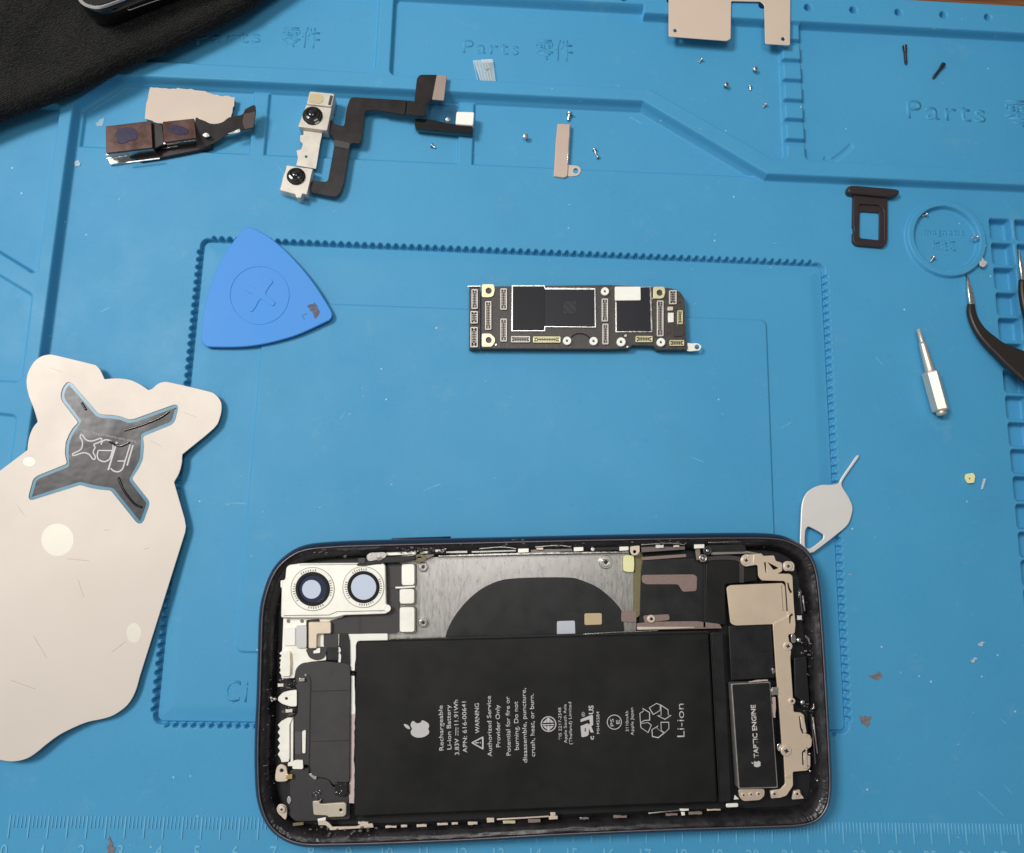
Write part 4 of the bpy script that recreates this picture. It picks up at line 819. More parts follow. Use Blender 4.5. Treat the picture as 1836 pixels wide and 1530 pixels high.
# ---------------------------------------------------------------- steel opening card
sp = T3(W(60, 700, 4.0), W(390, 730, 1.3), W(180, 1290, 2.4))
scr = thing('opening_card', 'large steel opening card with an X-shaped dark window at the left edge', 'metal card', base(150, 1000, 0))
OUTL = SM([(47, 683), (50, 668), (60, 650), (73, 639.5), (87, 636), (101, 637.5), (165, 653), (173, 656), (180, 664), (187, 679)], 3, False)+SM([(188, 680), (206, 678.5), (223, 679.5), (238, 683), (253, 690.5), (265.5, 699)], 3, False)+SM([(267, 699), (273, 697), (282, 689), (293, 685), (308, 686.5), (368, 700.5), (384, 706), (395, 718), (397.5, 732), (394, 750), (383, 769), (332, 811), (327, 817), (326, 831), (321, 849), (312.5, 864)], 3, False) \
    + [(312.5, 866), (331, 930), (333.5, 944), (332, 955), (251.5, 1211)]+SM([(250, 1216), (243, 1240), (229, 1264), (205, 1282), (183, 1289.5), (157, 1295), (131, 1305.5), (105, 1319), (82, 1336), (65, 1350), (48, 1360.5), (26, 1365.5), (0, 1363), (-60, 1345), (-150, 1290)], 3, False)+[(-260, 1100), (-150, 935), (0, 844)]+SM([(49, 807), (50, 795), (53, 781), (59, 767), (67, 757)], 3, False)+SM([(67, 755), (60, 732), (52, 712), (48, 696)], 3, False)
HOLE = [(120.5, 685), (128, 686.5), (176, 742), (184, 744), (199, 744.5), (216, 747), (231, 753), (241, 751.6), (313, 725.6), (319, 727), (319, 734), (313.5, 755), (308, 761.6), (256, 782.7), (258, 799), (256, 824), (248, 841), (236, 858.5), (266, 897), (268, 902), (266, 910.6), (257, 935.5), (251, 940), (244.7, 936.7), (199, 879.6), (179, 878), (161, 874.6), (144, 869.6),
        (57, 897), (52, 895.7), (51.4, 889.5), (59.6, 859.7), (67, 853.5), (120.5, 832), (116.7, 813.7), (118, 794), (124, 779), (131.6, 766.5), (141, 758), (110.5, 718), (109, 707), (113, 694.5)]
HOLE = RD(HOLE, 2.5, 2)
slab('plate', [OUTL, HOLE], sp, .35, M['steel'], scr, .10)
def ins_px(P, r):
    return [tuple(p) for p in inset([(x, -y) for x, y in P], r)]
def offs(P, r):
    A = np.array(P, float); t = np.roll(A, -2, 0)-np.roll(A, 2, 0); t /= np.linalg.norm(t, axis=1)[:, None]; n = np.stack([-t[:, 1], t[:, 0]], 1)
    ar = 0.5*np.sum(A[:, 0]*np.roll(A[:, 1], -1)-np.roll(A[:, 0], -1)*A[:, 1])
    return [tuple(x) for x in A+n*(r if ar > 0 else -r)]
def below(d, pl=sp): return Plane(pl.o+pl.n*d, pl.n)
slab('window_border', [HOLE], below(-.22), .1, M['blueedge'], scr, 0)
slab('window_film', [offs(HOLE, 6)], below(-.16), .05, M['darkfilm'], scr, .0)
sm_ = pm('painted_glare', (.98, .93, .83), .5, .3, .04, 200, alpha=.6)  # soft light reflections painted on the plate as pale discs
slab('painted_glare_spot', [SM(ROUGH(CIR(103, 968, 29, 16), 9, .8), 2)], below(.01), .02, sm_, scr, 0)
slab('painted_glare_spot', [SM(CIR(52, 828, 11, 12, 8), 2)], below(.01), .02, sm_, scr, 0); slab('painted_glare_spot', [SM(CIR(240, 1135, 13, 12, 18), 2)], below(.01), .02, sm_, scr, 0)
scm_ = pm('steel_scratch', (.42, .38, .34), .5, .4, .1, 600, alpha=.45)
for a_, b_ in (((120, 1002), (160, 1006)), ((186, 950), (196, 951)), ((258, 985), (268, 982)), ((60, 1140), (84, 1180)), ((140, 1040), (150, 1070)), ((200, 1170), (226, 1150)), ((20, 1220), (64, 1236)), ((270, 790), (290, 801)), ((330, 740), (352, 748)), ((90, 660), (112, 668)), ((30, 905), (44, 925))):
    slab('scratch', RIB([a_, b_], .8), below(.012), .02, scm_, scr, 0)
pr = pm('white_outline_print', (.62, .60, .58), .5)
qf = lambda x, y: (120+x/12.24, 750+y/12.24)
def loopx(P, t): return [RIB(SM([qf(*a) for a in P]+[qf(*P[0])], 3, False), t)]
lp = below(-.13)
slab('printed_mark', loopx([(310, 345), (345, 380), (430, 480), (560, 500), (745, 440), (745, 510), (590, 580), (620, 640), (575, 740), (620, 840), (610, 900), (560, 890), (480, 790), (350, 760), (160, 820), (130, 780), (310, 680), (340, 520), (290, 420)], 2.2), lp, .03, pr, scr, 0)
slab('printed_letter', [RIB(SM([qf(745, 580), qf(790, 500), qf(880, 475), qf(980, 520), qf(1015, 620), qf(980, 780), qf(930, 900), qf(820, 955), qf(700, 910), qf(665, 820), qf(685, 712)], 4, False), 2.3)], lp, .03, pr, scr, 0)
slab('printed_letter', [RIB([qf(685, 708), qf(985, 712)], 2.2)], below(-.125), .03, pr, scr, 0)
slab('printed_letter', [RIB([qf(1095, 520), qf(905, 1140)], 3)], lp, .03, pr, scr, 0)
slab('printed_letter', [RIB(SM([qf(960, 1100), qf(1030, 1160), qf(1130, 1175), qf(1220, 1110), qf(1270, 960), qf(1390, 580)], 4, False), 2.4)], lp, .03, pr, scr, 0)
slab('printed_letter', [RIB([qf(1110, 940), qf(1270, 940)], 2.2)], below(-.125), .03, pr, scr, 0)
slab('printed_letter', [RIB([qf(1450, 590), qf(1320, 1040)], 2.6)], lp, .03, pr, scr, 0)
text('printed_line', 'SUPER THIN FLEXIBLE METAL CARD', qf(1530, 500), qf(320, 250), lp, pm('faint_print', (.40, .39, .38), .5), scr, h=.02, hpx=3.6)
for P_s, wd in (([(196, 792), (214, 800), (232, 793)], 3), ([(222, 772), (250, 764), (285, 750), (303, 738)], [2, 5, 4, 2]), ([(212, 856), (222, 880), (240, 903), (254, 910)], [2, 5, 4, 2]), ([(146, 722), (154, 735)], [1.5, 1.5])):
    ctr = [np.array(sp.hit(*p))-sp.n*.12 for p in SM(P_s, 5, False)]
    o_ = mk('film_wrinkle', tube([tuple(c) for c in ctr], .34), M['gloss'], scr); smooth(o_)

# ---------------------------------------------------------------- eject tool
et = slab('eject_tool', [SM([(1499.5, 868), (1487, 869.5), (1474, 869.5), (1458, 875), (1445, 886), (1438, 904), (1436, 934), (1434.5, 975), (1436, 983), (1441, 989), (1450, 992), (1458, 990.5), (1466, 985.5), (1504, 956), (1521, 940), (1528, 920), (1528.5, 907), (1521, 890), (1512, 876), (1509.5, 868), (1513, 859), (1526, 840), (1540, 820), (1536.5, 817), (1523, 836), (1508.5, 857), (1505, 865)], 3),
    SM([(1447.5, 946), (1453, 945.5), (1474, 957), (1476.5, 962), (1474, 968), (1455, 982.5), (1447, 983), (1443.5, 977), (1444, 954)], 3)], T3(W(1538, 818, .8), W(1440, 985, 1.4), W(1500, 985, 1.2)), .55, pm('satin_steel', (.84, .82, .79), .45, .35, .04, 200, .004), None, .18, origin=base(1480, 925, 0))
tag(et, 'silver teardrop SIM eject tool with thin pin, leaning at the phone\'s upper right corner', 'eject tool')

# ---------------------------------------------------------------- SIM tray
st = thing('sim_tray', 'dark bronze SIM card tray lying below the right parts compartment', 'sim tray', base(1560, 390, 0))
slab('tray_frame', [RD([(1531, 345), (1591.5, 350), (1591.5, 430), (1590, 437), (1583, 443.5), (1536, 439.5), (1530, 433), (1530, 418), (1532, 416), (1531.5, 408), (1530, 406)], 3), RD([(1540, 366), (1576, 367.5), (1585, 377), (1585.5, 432), (1582, 436), (1541, 433)], 3)], 1.4, 1.3, M['tray'], st, .12)
slab('tray_ledge', [RD([(1539, 364), (1587, 367), (1587, 437), (1539, 434)], 2), RD([(1541.5, 379), (1575, 381), (1577, 384), (1576.5, 431), (1540.5, 427)], 4)], .85, .6, M['tray'], st, .08)
slab('face_plate', SM([(1521, 339), (1527, 332.5), (1570, 335.5), (1607, 339), (1613, 344), (1610, 349), (1596, 353), (1560, 350), (1530, 347), (1522, 344)], 3), 2.5, 2.4, M['tray'], st, .45)

# ---------------------------------------------------------------- driver bit
bitroot = thing('driver_bit', 'pale metal screwdriver bit with hexagonal shank lying right of the mat frame', 'screwdriver bit', base(1670, 670, 0))
A_ = W(1646.5, 590, 2.2); B_ = W(1690, 748, 2.4); ax = B_-A_; LN = np.linalg.norm(ax); ax /= LN
qrot = Vector(ax).to_track_quat('Z', 'Y').to_matrix().to_4x4()
def onaxis(me_): me_.transform(Matrix.Translation([c*MM for c in A_])@qrot@Matrix.Rotation(.35, 4, 'Z')); return me_
k = LN/164
smooth(mk('tip', onaxis(lathe([(.35, 0), (.62, 1*k), (.66, 23*k), (.85, 26*k)], 20)), M['hex'], bitroot))
smooth(mk('neck', onaxis(lathe([(.85, 25*k), (1.0, 30*k), (1.22, 55*k), (1.35, 78*k), (1.3, 82*k)], 24)), M['hex'], bitroot))
mk('hex_shank', onaxis(lathe([(1.6, 80*k), (2.35, 82*k), (2.45, 84*k), (2.45, 150*k), (2.2, 153*k)], 6)), M['hex'], bitroot)
smooth(mk('end_stub', onaxis(lathe([(1.5, 150*k), (1.5, 158*k), (1.0, 161*k)], 20)), M['hex'], bitroot))

# ---------------------------------------------------------------- tweezers
tw = thing('tweezers', 'black curved tweezers with bare steel tips reaching in from the right edge', 'tweezers', base(1850, 660, 0))
L1 = [(1738, 543), (1737, 557), (1742, 576), (1753, 598), (1769, 618), (1784, 633), (1802, 651), (1836, 682), (1900, 738), (2000, 812), (2100, 870)]
R1 = [(2120, 845), (2020, 760), (1940, 690), (1880, 648), (1836, 628), (1805, 616), (1786, 603), (1767, 587), (1754, 566), (1749, 544)]
tpl = T3(W(1740, 500, .8), W(1836, 650, 4.2), W(1820, 700, 4.2))
tpl = T3(W(1736, 495, .9), W(1836, 655, 4.6), W(1790, 655, 4.2))
slab('arm', SM(L1, 3, False)+SM(R1, 3, False), tpl, 1.8, M['twz'], tw, .6)
slab('steel_tip', [(1733, 491), (1735, 515), (1738.5, 545), (1749, 545), (1744, 518), (1737, 495)], tpl, .9, M['silver'], tw, .25)
slab('arm', SM([(1831.5, 500), (1831, 520), (1836, 552), (1850, 590), (1890, 650), (1950, 700), (2020, 745), (2110, 800)], 3, False)+SM([(2120, 775), (2040, 720), (1960, 665), (1900, 610), (1862, 560), (1848, 525), (1842, 500)], 3, False), 5.2, 1.8, M['twz'], tw, .6)
slab('steel_tip', [(1826.5, 446), (1828, 470), (1832, 502), (1841, 502), (1834, 470), (1829, 447)], 5.0, .9, M['silver'], tw, .25)

# ---------------------------------------------------------------- metal plates and bracket at the top
pla = slab('shield_plate', [RD([(1199, -90), (1199, 65.5), (1303, 73.5), (1310, 70), (1311, 2), (1364, 3), (1370.5, 9), (1372, 77), (1375, 79), (1416.5, 81.5), (1418, -90)], 3), CIR(1210.5, 55, 3.2), CIR(1404, 70, 3.4)], 5.4, .3, pm('peach_steel', (.80, .65, .53), .5, .4, .03, 90, .003, 1500), None, .08, origin=base(1300, 20, 5.1))
tag(pla, 'beige metal shield plate with two prongs hanging over the top rim of the mat', 'metal plate')
br = thing('small_bracket', 'narrow rose-beige metal bracket with a round eyelet, lying in the parts strip', 'bracket', base(1008, 270, -1))
slab('bar', RD([(999.5, 221.5), (1023.5, 222.5), (1019, 297), (1017.5, 316), (1011, 319), (993, 316), (996, 256)], 1.5), .6, 1.4, pm('rose_steel', (.62, .49, .42), .45, .4, .05, 200), br, .2)
slab('bar_edge', RIB([(1022, 224), (1017.5, 296)], 2), .66, .2, M['silver'], br, .05)
slab('eyelet', [SM([(1017, 297), (1025, 296.5), (1033, 297), (1039, 300), (1041.5, 306), (1039, 312), (1033, 315.5), (1017, 315)], 3), CIR(1032.4, 306.5, 4.7)], .1, .35, pm('rose_steel_b', (.68, .57, .50), .45, .4, .05, 200), br, .06)

# ---------------------------------------------------------------- rear camera module (loose)
cmod = thing('rear_camera_module', 'loose twin camera module with two brown lids in front of the beige foil', 'camera module', base(270, 250, -1))
slab('lower_body', RD([(229, 271), (273, 262), (352, 250), (372, 246), (380, 262), (352, 271), (286, 284), (250, 289), (236, 280)], 3), 1.4, 2.4, M['flex'], cmod, .3)
slab('camera_housing', RD([(190, 227), (271, 217), (273, 265), (191, 275)], 2), 4.4, 5.2, M['alu'], cmod, .2)
l1 = slab('lid', RD([(189.5, 226.5), (271, 216.5), (273.5, 265), (190, 275)], 2), 5.0, .8, M['brownlid'], cmod, .12)
slab('camera_housing', RD([(292, 219), (348, 213), (351.5, 248), (294.5, 256)], 2), 4.2, 4.6, M['alu'], cmod, .2)
l2 = slab('lid', RD([(291, 218.5), (348, 212.5), (352, 247.5), (294, 255.5)], 2), 4.8, .7, M['brownlid'], cmod, .12)
slab('adhesive', ROUGH(RD([(208, 231), (228, 228), (244, 231), (247, 250), (222, 257), (210, 258)], 6), 4, 1.4), 5.12, .15, M['purple'], l1, .03)
slab('adhesive', ROUGH(RD([(300, 228), (312, 223), (326, 227), (340, 233), (334, 242), (318, 242), (302, 236)], 6), 4, 1.4), 4.92, .15, M['purple'], l2, .03)
slab('flex_bridge', RD([(272, 219), (278, 220), (291, 223), (295, 258), (274, 268)], 2), 3.9, .8, M['flex'], cmod, .2)
slab('flex_cable', SM([(350, 214), (358, 214), (368, 217.5), (376, 221.5), (388, 222), (400, 218.5), (409, 211.5), (422, 208), (433, 206), (438, 200), (440, 196), (455, 188.5), (458.5, 196), (456, 214), (455, 230), (440, 233), (425, 238), (407, 242), (395, 251), (380, 259), (365, 264), (352, 262)], 3), T3(W(352, 240, 3.2), W(458, 210, 3.8), W(400, 250, 2.0)), .35, M['flex'], cmod, .1)
slab('flex_end', RD([(438.5, 196), (455.5, 188), (459, 198), (454.5, 229), (438, 232), (434, 218)], 3), 4.4, .5, pm('flex_end_brown', (.055, .038, .035), .35), cmod, .12)
slab('base_plate', RD([(191, 284), (229, 278), (240, 289), (197, 296)], 2), 1.0, 1.6, M['alu'], cmod, .2)
for e_p in (RIB([(190.5, 277.5), (206, 275.5)], 1.6), RIB([(191, 284.5), (229, 278.5)], 1.8)): slab('silver_edge', e_p, 3.2, .3, M['silver'], cmod, 0)
slab('silver_edge', [RIB([(293, 257.5), (352, 250)], 2.6)], 4.1, .3, M['silver'], cmod, 0)
slab('silver_edge', [RIB([(289, 266), (319, 262)], 2.4), RIB([(226, 291.5), (286, 284)], 1.5)], 2.4, .3, M['silver'], cmod, 0)
slab('bare_metal_spot', [SM([(363, 242), (370, 238), (376, 243), (368, 246)], 3), SM([(408, 240), (420, 235), (429, 231), (430, 236), (420, 239)], 3)], 3.9, .5, M['silver'], cmod, .05)
fo = slab('foil_scrap', ROUGH([(269, 156.5), (316, 159.5), (318, 157.5), (361, 163), (384, 170), (421, 174.5), (414, 214), (400, 222), (388, 230), (350, 226), (300, 226), (259.5, 213), (262, 186), (266, 170)], 6, .7), T3(W(262, 210, .0), W(268, 158, .6), W(420, 178, 1.2)), .15, M['foil'], None, .02, origin=base(340, 190, -1))
tag(fo, 'beige foil scrap with torn edges tucked behind the loose brown camera module', 'foil scrap')

# ---------------------------------------------------------------- front camera assembly (loose)
fc = thing('front_camera_flex', 'loose front camera assembly, two black lenses on a cream bracket with a black flex cable', 'camera assembly', base(600, 240, -1))
FZ = 2.7
slab('flex_cable', RD([(628.5, 174), (743, 181), (743, 208), (680, 198), (655, 198), (649, 250), (645, 258), (629, 256), (617, 328), (611, 346), (601, 354), (556, 345), (557, 324), (572, 325), (587.5, 326.5), (601, 252), (590, 236), (593, 212), (600, 223), (617, 227), (622, 192)], 6), FZ, .3, M['flex'], fc, .1)
slab('flex_patch', RD([(681, 177), (729, 180.5), (726, 206), (680, 199)], 3), FZ+.5, .6, M['flex'], fc, .2)
slab('flex_patch', RD([(599, 250), (628, 256), (626, 268), (598, 262)], 3), FZ+.25, .4, M['char'], fc, .1)
slab('flex_tail', RD([(743, 182), (747.5, 140), (753, 134), (783, 134), (795, 137), (774, 179), (766, 185), (762, 209), (742, 207), (735, 204), (737, 182)], 4), 4.4, .4, M['flex'], fc, .1)
slab('connector_plate', RD([(783, 134), (801.5, 135), (796, 180.5), (774.5, 178.5)], 2), 4.9, .6, pm('taupe_plate', (.42, .33, .29), .45, .6), fc, .12)
slab('speaker_bar', RD([(742, 211), (760, 213), (816, 222), (848, 226), (848, 239.5), (744, 229)], 4), 2.6, 2.6, M['gloss'], fc, .3)
slab('white_block', RD([(818.5, 200), (850.5, 201), (848.5, 225), (816.5, 222.5)], 3), 3.2, 2.4, M['white'], fc, .25)
slab('clear_film', RD([(765, 185), (822, 190), (817, 221), (761, 212)], 2), 2.3, .12, M['smoke'], fc, 0)
slab('camera_body', RD([(549, 187.5), (595, 192.5), (586.5, 234.5), (534, 227.5)], 2), 4.0, 4.4, M['shield'], fc, .15)
slab('top_block', [RD([(555, 163.5), (600, 168), (595, 192), (549.5, 187)], 3)], 4.6, 4.6, M['shield'], fc, .2)
slab('amber_patch', RD([(556, 168), (579, 170), (580, 181), (574, 186), (553, 184)], 3), 4.7, .2, pm('amber_glue', (.55, .46, .28), .4), fc, .05)
slab('dark_slot', RD([(592, 171), (597, 172), (593, 189), (588, 188)], 1), 4.7, .15, M['char'], fc, 0)
slab('bracket', [ROUGH(RD([(544, 231.5), (577, 237), (577, 243), (566.5, 303), (531, 297), (534, 283), (531.5, 270), (540, 268), (543, 258), (538, 253), (538, 243), (544, 242)], 1), 12, .4), CIR(549, 281, 2.4, 12)], 2.4, .5, M['shield'], fc, .06)
slab('camera_body', ROUGH([(514, 296.5), (561, 303), (550, 349), (542, 347), (539, 355), (531, 354), (529, 348), (501.5, 341)], 10, .4), 3.8, 4.2, M['shield'], fc, .12)
for x, y, r, z0 in ((560.5, 208.5, 18, 4.0), (531, 317, 16.5, 3.8)):
    p0 = W(x, y, z0)
    me_ = lathe([(r/6.0*1.02, -.3), (r/6.0*1.02, .35), (r/6.0*.9, .5), (r/6.0*.86, 1.1), (r/6.0*.74, 1.25), (r/6.0*.70, 1.75), (r/6.0*.52, 1.85), (r/6.0*.42, 1.55), (0.05, 1.45)], 36)
    me_.transform(Matrix.Translation([c*MM for c in p0])); o_ = mk('lens_barrel', me_, M['gloss'], fc)
    me_ = lathe([(r/6.0*.42, 1.5), (r/6.0*.36, 1.72), (r/6.0*.2, 1.85), (.02, 1.9)], 28); me_.transform(Matrix.Translation([c*MM for c in p0])); smooth(mk('lens_glass', me_, M['glass'], o_))

# ---------------------------------------------------------------- loose screws
def proto_screw():
    head = lathe([(.12, 1.62), (.80, 1.62), (.90, 1.72), (.90, 1.95), (.78, 2.08)], 20)
    shaft_p = [(.25, 0)]
    for i in range(9): shaft_p += [(.42, .1+i*.17), (.33, .185+i*.17)]
    shaft = lathe(shaft_p+[(.36, 1.66)], 14)
    cross = extr([[(-.45, -.1), (-.1, -.1), (-.1, -.45), (.1, -.45), (.1, -.1), (.45, -.1), (.45, .1), (.1, .1), (.1, .45), (-.1, .45), (-.1, .1), (-.45, .1)]], H(0), 0, .05, 0); cross.transform(Matrix.Translation((0, 0, 2.10*MM)))
    return head, shaft, cross
HEAD, SHAFT, CROSS = proto_screw()
for me_, m_ in ((HEAD, 'screw'), (SHAFT, 'screw'), (CROSS, 'deep')): me_.materials.clear(); me_.materials.append(M[m_])
for me_ in (HEAD, SHAFT): me_.polygons.foreach_set('use_smooth', np.ones(len(me_.polygons), bool))
def screw(px, py, label, mode, ang=0, s=1.0, lift=0, z=None, dark=False):
    """mode 'up' head up, 'side' lying; ang = direction the head points in the picture (deg, 0=right, 90=up)"""
    zz = zat(px, py) if z is None else z
    p = W(px, py, zz+1)
    r = bpy.data.objects.new('loose_screw', None); C.objects.link(r); r.empty_display_size = .002
    tag(r, label, 'screw', 'loose screws scattered on the mat')
    if mode == 'down': rot = Matrix.Rotation(math.radians(180), 4, 'X'); off = (0, 0, 2.1*s)
    elif mode == 'up': rot = Matrix.Rotation(math.radians(ang), 4, 'Z')@Matrix.Rotation(math.radians(14), 4, 'X'); off = (0, 0, .15)
    else:
        a = math.radians(ang); rot = Matrix.Rotation(a, 4, 'Z')@Matrix.Rotation(math.radians(90+14), 4, 'Y'); off = (-math.cos(a)*1.1*s, -math.sin(a)*1.1*s, .93*s)
        off = (off[0], off[1], .42*s)
        rot = Matrix.Rotation(a, 4, 'Z')@Matrix.Rotation(math.radians(90-13), 4, 'Y')
    r.matrix_world = Matrix.Translation(((p[0]+off[0])*MM, (p[1]+off[1])*MM, (zz+off[2]+lift)*MM))@rot@Matrix.Diagonal((s, s, s, 1))
    for n_, me_ in (('head', HEAD), ('shaft', SHAFT), ('cross_recess', CROSS)):
        if dark: me_ = me_.copy(); me_.materials.clear(); me_.materials.append(M['blackscrew'])
        o = bpy.data.objects.new(n_, me_); C.objects.link(o); o.parent = r
    return r
screw(1659, 385, 'small silver screw lying at the upper left inside the round magnetic dish', 'side', 20, .85)
screw(1750, 425, 'small silver screw lying against the right wall of the round magnetic dish', 'side', 10, .85)
screw(1673, 464, 'small silver screw lying at the lower left inside the round magnetic dish', 'side', 55, .9)
screw(1257, 107, 'tiny dark-looking silver screw in the shadow below the beige shield plate', 'side', 50, .75)
screw(1353, 124, 'silver screw standing on its head plate, nearest the notched divider top', 'up', 10, .85)
screw(1300, 153, 'silver screw standing head up, leftmost in the middle parts tray below the beige plate', 'up', 60, .85)
screw(1346, 156, 'tiny silver screw lying just below the head-up screw near the notched divider', 'side', 100, .7)
screw(1372, 188, 'tiny silver screw lowest of those beside the notched divider', 'side', 45, .75)
screw(942, 245, 'silver screw head up on the open floor left of the rose-beige bracket', 'up', 0, .95)
screw(776, 261, 'tiny silver screw lying below the black bar of the front camera assembly', 'side', 150, .8)
screw(1020, 208, 'long silver screw with its tip touching the top of the rose-beige bracket', 'side', 80, 1.25)
screw(1067, 270, 'silver screw lying right of the rose-beige bracket, upper of the touching pair', 'side', 110, .85)
screw(1071, 279, 'silver screw lying right of the rose-beige bracket, lower of the touching pair', 'side', -60, .75)
screw(803.5, 215, 'silver screw standing head up on the smoky film beside the white block', 'up', 0, .9, z=.7)
def longscrew(a, b, label):
    z0 = zat((a[0]+b[0])/2, (a[1]+b[1])/2); A = W(*a, z0+.75); B = W(*b, z0+.5); d = B-A; L_ = np.linalg.norm(d)
    R_ = Matrix.Translation([c*MM for c in A])@Vector(d).to_track_quat('Z', 'Y').to_matrix().to_4x4()
    r = thing('long_screw', label, 'screw', tuple(A), 'long black screws in the right parts tray')
    for n_, pr_ in (('head', [(.2, 0), (.72, .05), (.78, .2), (.70, .55), (.5, L_*.34), (.42, L_*.36)]), ('shaft', [(.42, L_*.33)]+[(.50 if i % 2 else .40, L_*.36+i*L_*.047) for i in range(12)]+[(.15, L_)])):
        me_ = lathe(pr_, 16); me_.transform(R_); mk(n_, me_, M['blackscrew'], r)
longscrew((1622, 82), (1624.5, 116), 'long black screw lying upright just under the top rim of the right tray')
longscrew((1692, 115), (1672.5, 141), 'long black screw lying diagonally above the embossed lettering of the right tray')

# ---------------------------------------------------------------- crumbs and scraps
nut = slab('metal_chip', [(1757, 470), (1761, 466), (1761.5, 461), (1765, 467), (1770.5, 470), (1767, 477), (1763, 479.5), (1757.5, 476)], 1.7, .4, pm('pale_rose_metal', (.70, .64, .63), .5, .4), None, .08, origin=base(1764, 472, 0))
tag(nut, 'tiny pale angular metal chip at the lower right of the round magnetic dish', 'metal chip')
yl = slab('gasket_square', [RD([(1733, 850), (1745, 848), (1749, 854), (1747, 866), (1736, 867), (1731, 858)], 2), CIR(1739.5, 858.5, 1.8, 10)], .9, .7, M['yellow'], None, .1, origin=base(1740, 858, 0))
tag(yl, 'tiny yellow square pad with a pinhole on the right side of the mat', 'foam pad')
sv = slab('plastic_sliver', [(1764, 858), (1768, 859), (1762, 878), (1759, 877)], .5, .25, M['clearbright'], None, .02, origin=base(1763, 868, 0))
tag(sv, 'clear plastic sliver beside the tiny yellow pad', 'plastic sliver')
def flake(pts, mat, label, cat='flake', name='crumb'):
    c = np.mean(pts, 0); z0 = zat(*c)+.22
    o = slab(name, SM(ROUGH(pts, 3, 1.1), 2), z0, .2, mat, None, .02, origin=base(c[0], c[1], z0-.2)); return tag(o, label, cat)
flake([(1753, 1156), (1760, 1151), (1767, 1153), (1760, 1159)], M['dust'], 'pale crumb on the lower right of the mat, upper of two')
flake([(1741, 1184), (1747, 1179), (1753, 1181), (1744, 1189)], M['dust'], 'pale crumb on the lower right of the mat, lower of two')
flake([(1555, 1212), (1570, 1210), (1577, 1204), (1583, 1212), (1573, 1220)], M['rust'], 'pinkish brown stain right of the phone, upper one beside the toothed edge', 'stain', 'stain')
flake([(1541, 1283), (1549, 1286), (1562, 1285), (1560, 1295), (1556, 1305), (1545, 1297)], M['rust'], 'brown curled flake at the lower right corner of the toothed frame', 'stain', 'stain')
flake([(196, 1500), (200, 1510), (206, 1520), (204, 1530), (192, 1530)], M['rust'], 'reddish smear between ruler figures 2 and 3', 'stain', 'stain')
flake([(171, 220), (180, 214), (189, 210), (184, 224), (174, 227)], M['clear'], 'clear glue fleck left of the brown-lidded camera module')
flake([(134, 290), (141, 288), (142, 298), (135, 300)], M['dust'], 'whitish fleck at the foot of the left ridge')
tp = thing('tape_scrap', 'crinkled clear tape scrap below the embossed lettering of the middle tray', 'tape', base(868, 128, 2))
slab('film', [(848, 108), (884, 107), (889, 149), (862, 148)], 2.1, .08, M['clear'], tp, 0)
slab('crease', [RIB([(848+i*5, 110), (857+i*5, 147)], rng.uniform(.7, 1.4)) for i in range(6)]+[[(862, 107), (881, 106), (884, 112), (866, 113)], [(865, 126), (880, 122), (868, 131)]], 2.15, .1, M['clearbright'], tp, 0)  # white strokes paint the glints of the crinkled tape
slab('crease', ROUGH(RIB([(880, 149), (892, 151), (900, 152)], [2, 3, 3]), 3, .6), 2.2, .1, M['clearbright'], tp, 0)
scr_l = [[(1753, 1419), (1775, 1440), (1799, 1463)], [(1802, 1409), (1815, 1424)], [(1400, 768), (1421, 756)], [(405, 905), (418, 902), (440, 903)], [(610, 752), (618, 740)], [(1130, 210), (1150, 222)], [(1795, 1290), (1804, 1298)], [(500, 300), (512, 318)], [(760, 880), (790, 868)], [(1570, 640), (1583, 655)], [(180, 560), (196, 552)], [(1240, 820), (1262, 829)]]
for i, P_s in enumerate(scr_l):
    z0 = max(zat(*p) for p in P_s)+.03
    o_ = slab('scratch', ROUGH(RIB(P_s, 1.1), 4, .25), z0, .03, M['sil_scratch_glint'], mat_root, 0)
P = []
spots = [(1255, 232), (484, 130), (1246, 545), (985, 468), (990, 160), (780, 380), (1130, 213), (1485, 292), (1780, 25), (1675, 52), (1690, 150), (1696, 145), (440, 905), (410, 905), (1040, 182), (650, 697), (627, 743), (1395, 585), (1382, 480)]
for k_ in range(330):
    x, y = (spots[k_] if k_ < len(spots) else (rng.uniform(0, 1836), rng.uniform(0, 1530)))
    if 455 < x < 1490 and y > 955: continue
    if x < 400 and 630 < y < 1370: continue
    if 838 < x < 1235 and 505 < y < 630: continue
    if 355 < x < 600 and 405 < y < 625: continue
    z0 = zat(x, y)+.05; s = rng.uniform(.05, .16)*(2.0 if k_ < len(spots) else 1); p = W(x, y, z0); a = rng.uniform(0, 3)
    l_ = s*rng.choice([1, 1, 1, 3.5, 6], p=[.3, .3, .2, .13, .07])
    for dx, dy in ((1, 0),): P.append((p, [(math.cos(a)*l_, math.sin(a)*l_), (-math.sin(a)*s*.6, math.cos(a)*s*.6), (-math.cos(a)*l_, -math.sin(a)*l_), (math.sin(a)*s*.6, -math.cos(a)*s*.6)]))
vs = []; fs = []
for p, c4 in P:
    b0 = len(vs); t_ = .06
    for zz in (0, t_):
        for dx, dy in c4: vs.append(((p[0]+dx)*MM, (p[1]+dy)*MM, (p[2]+zz)*MM))
    fs += [(b0+4, b0+5, b0+6, b0+7), (b0, b0+1, b0+5, b0+4), (b0+1, b0+2, b0+6, b0+5), (b0+2, b0+3, b0+7, b0+6), (b0+3, b0, b0+4, b0+7)]
me = bpy.data.meshes.new('dust'); me.from_pydata(vs, [], fs); me.update()
tag(mk('dust', me, M['dust']), 'fine pale dust and lint scattered over the blue mat', 'dust', kind='stuff')

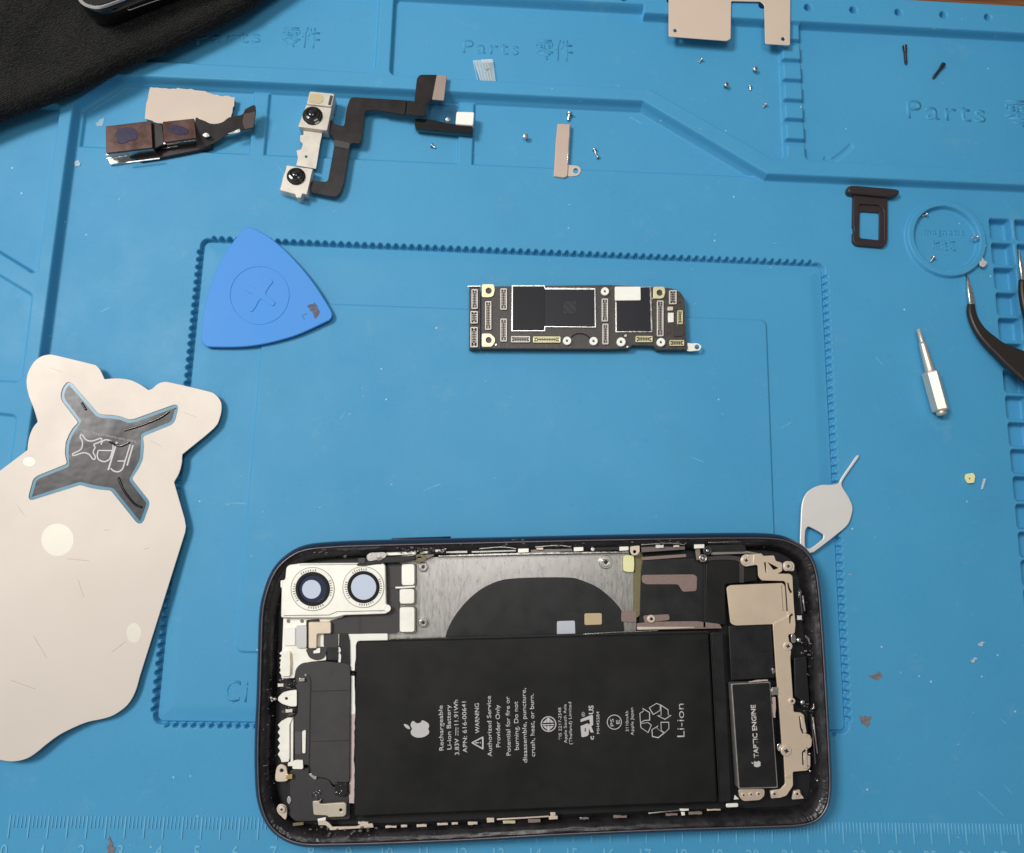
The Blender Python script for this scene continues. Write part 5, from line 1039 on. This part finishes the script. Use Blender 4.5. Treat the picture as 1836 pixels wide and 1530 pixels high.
# ---------------------------------------------------------------- black cloth
ed = SM([(620, -120), (540, -50), (467, 0), (436, 22), (405, 38), (372, 56), (330, 76), (298, 92), (268, 101), (228, 118), (180, 143), (140, 162), (100, 179), (58, 195), (0, 216), (-80, 250), (-200, 300)], 10, False)
E2 = np.array([W(x, y, 7.6)[:2] for x, y in ed]); E2 += rng.normal(size=E2.shape)*.06
dirv = np.array([-.50, .866]); ts = np.concatenate([[1.6, .7, .2, 0, .15, .5, 1.1, 2, 3.2], np.arange(4.5, 140, 1.5)]); zs = np.concatenate([[5.2, 5.6, 6.2, 7.1, 8.2, 9.1, 9.8, 10.2, 10.4], np.zeros(len(ts)-9)])
V = []
for i, t in enumerate(ts):
    for j, e_ in enumerate(E2):
        p = e_+dirv*t
        z0 = zs[i] if i < 9 else 10.4
        wv = .5*math.sin(p[0]/11+p[1]/19)+.35*math.sin(p[0]/5.5-p[1]/7.3)
        z0 += wv*min(1, max(0, t-.5)/8)+(.6*ss((t-14)/30))
        V.append((p[0]*MM, p[1]*MM, z0*MM))
n_ = len(E2); Fc = [(i*n_+j, i*n_+j+1, (i+1)*n_+j+1, (i+1)*n_+j) for i in range(len(ts)-1) for j in range(n_-1)]
me = bpy.data.meshes.new('cloth'); me.from_pydata(V, [], Fc); me.update()
me.transform(Matrix.Translation((0, 0, 0)))
cl = smooth(mk('black_cloth', me, M['knit'], None, origin=base(150, 60, 3)))
tag(cl, 'thick black knit cloth draped over the upper left corner of the mat', 'cloth')

# ---------------------------------------------------------------- gadget on the cloth
gd = thing('black_gadget', 'shiny black device with a chrome rim lying on the black cloth at the top edge', 'device', base(190, -10, 8))
GT = SM([(120, -60), (132, -20), (138, -2), (146, 7.5), (158, 13), (172, 15), (186, 12.5), (204, 6), (222, -1), (260, -17), (330, -45), (400, -70)], 4, False)+[(400, -220), (90, -220)]
slab('chrome_rim', [GT], 19.5, .9, M['chrome'], gd, .4)
slab('glass_face', [offs(GT, -3.2) if False else SM([(128, -60), (138, -20), (144, -4), (151, 3.5), (160, 8), (172, 9.5), (184, 7.5), (202, 1.5), (222, -6), (260, -22), (330, -50), (395, -74)], 4, False)+[(395, -215), (98, -215)]], 19.7, .3, M['gloss'], gd, .1)
slab('body', [SM([(118, -60), (131, -18), (138, 0), (147, 9), (160, 15), (173, 17), (188, 14), (206, 8), (226, 0), (262, -14), (330, -42), (402, -68)], 4, False)+[(402, -222), (88, -222)]], 18.7, 7.6, M['gloss'], gd, 1.2)
c3 = [W(x, y, 15.5)+np.array((0, -.3, 0)) for x, y in SM([(292, -4), (262, 6), (240, 14), (232, 16.5), (228, 13), (233, 8), (250, 2)], 4, False)]
smooth(mk('side_slot', tube([tuple(c) for c in c3], .14), M['chrome'], gd))
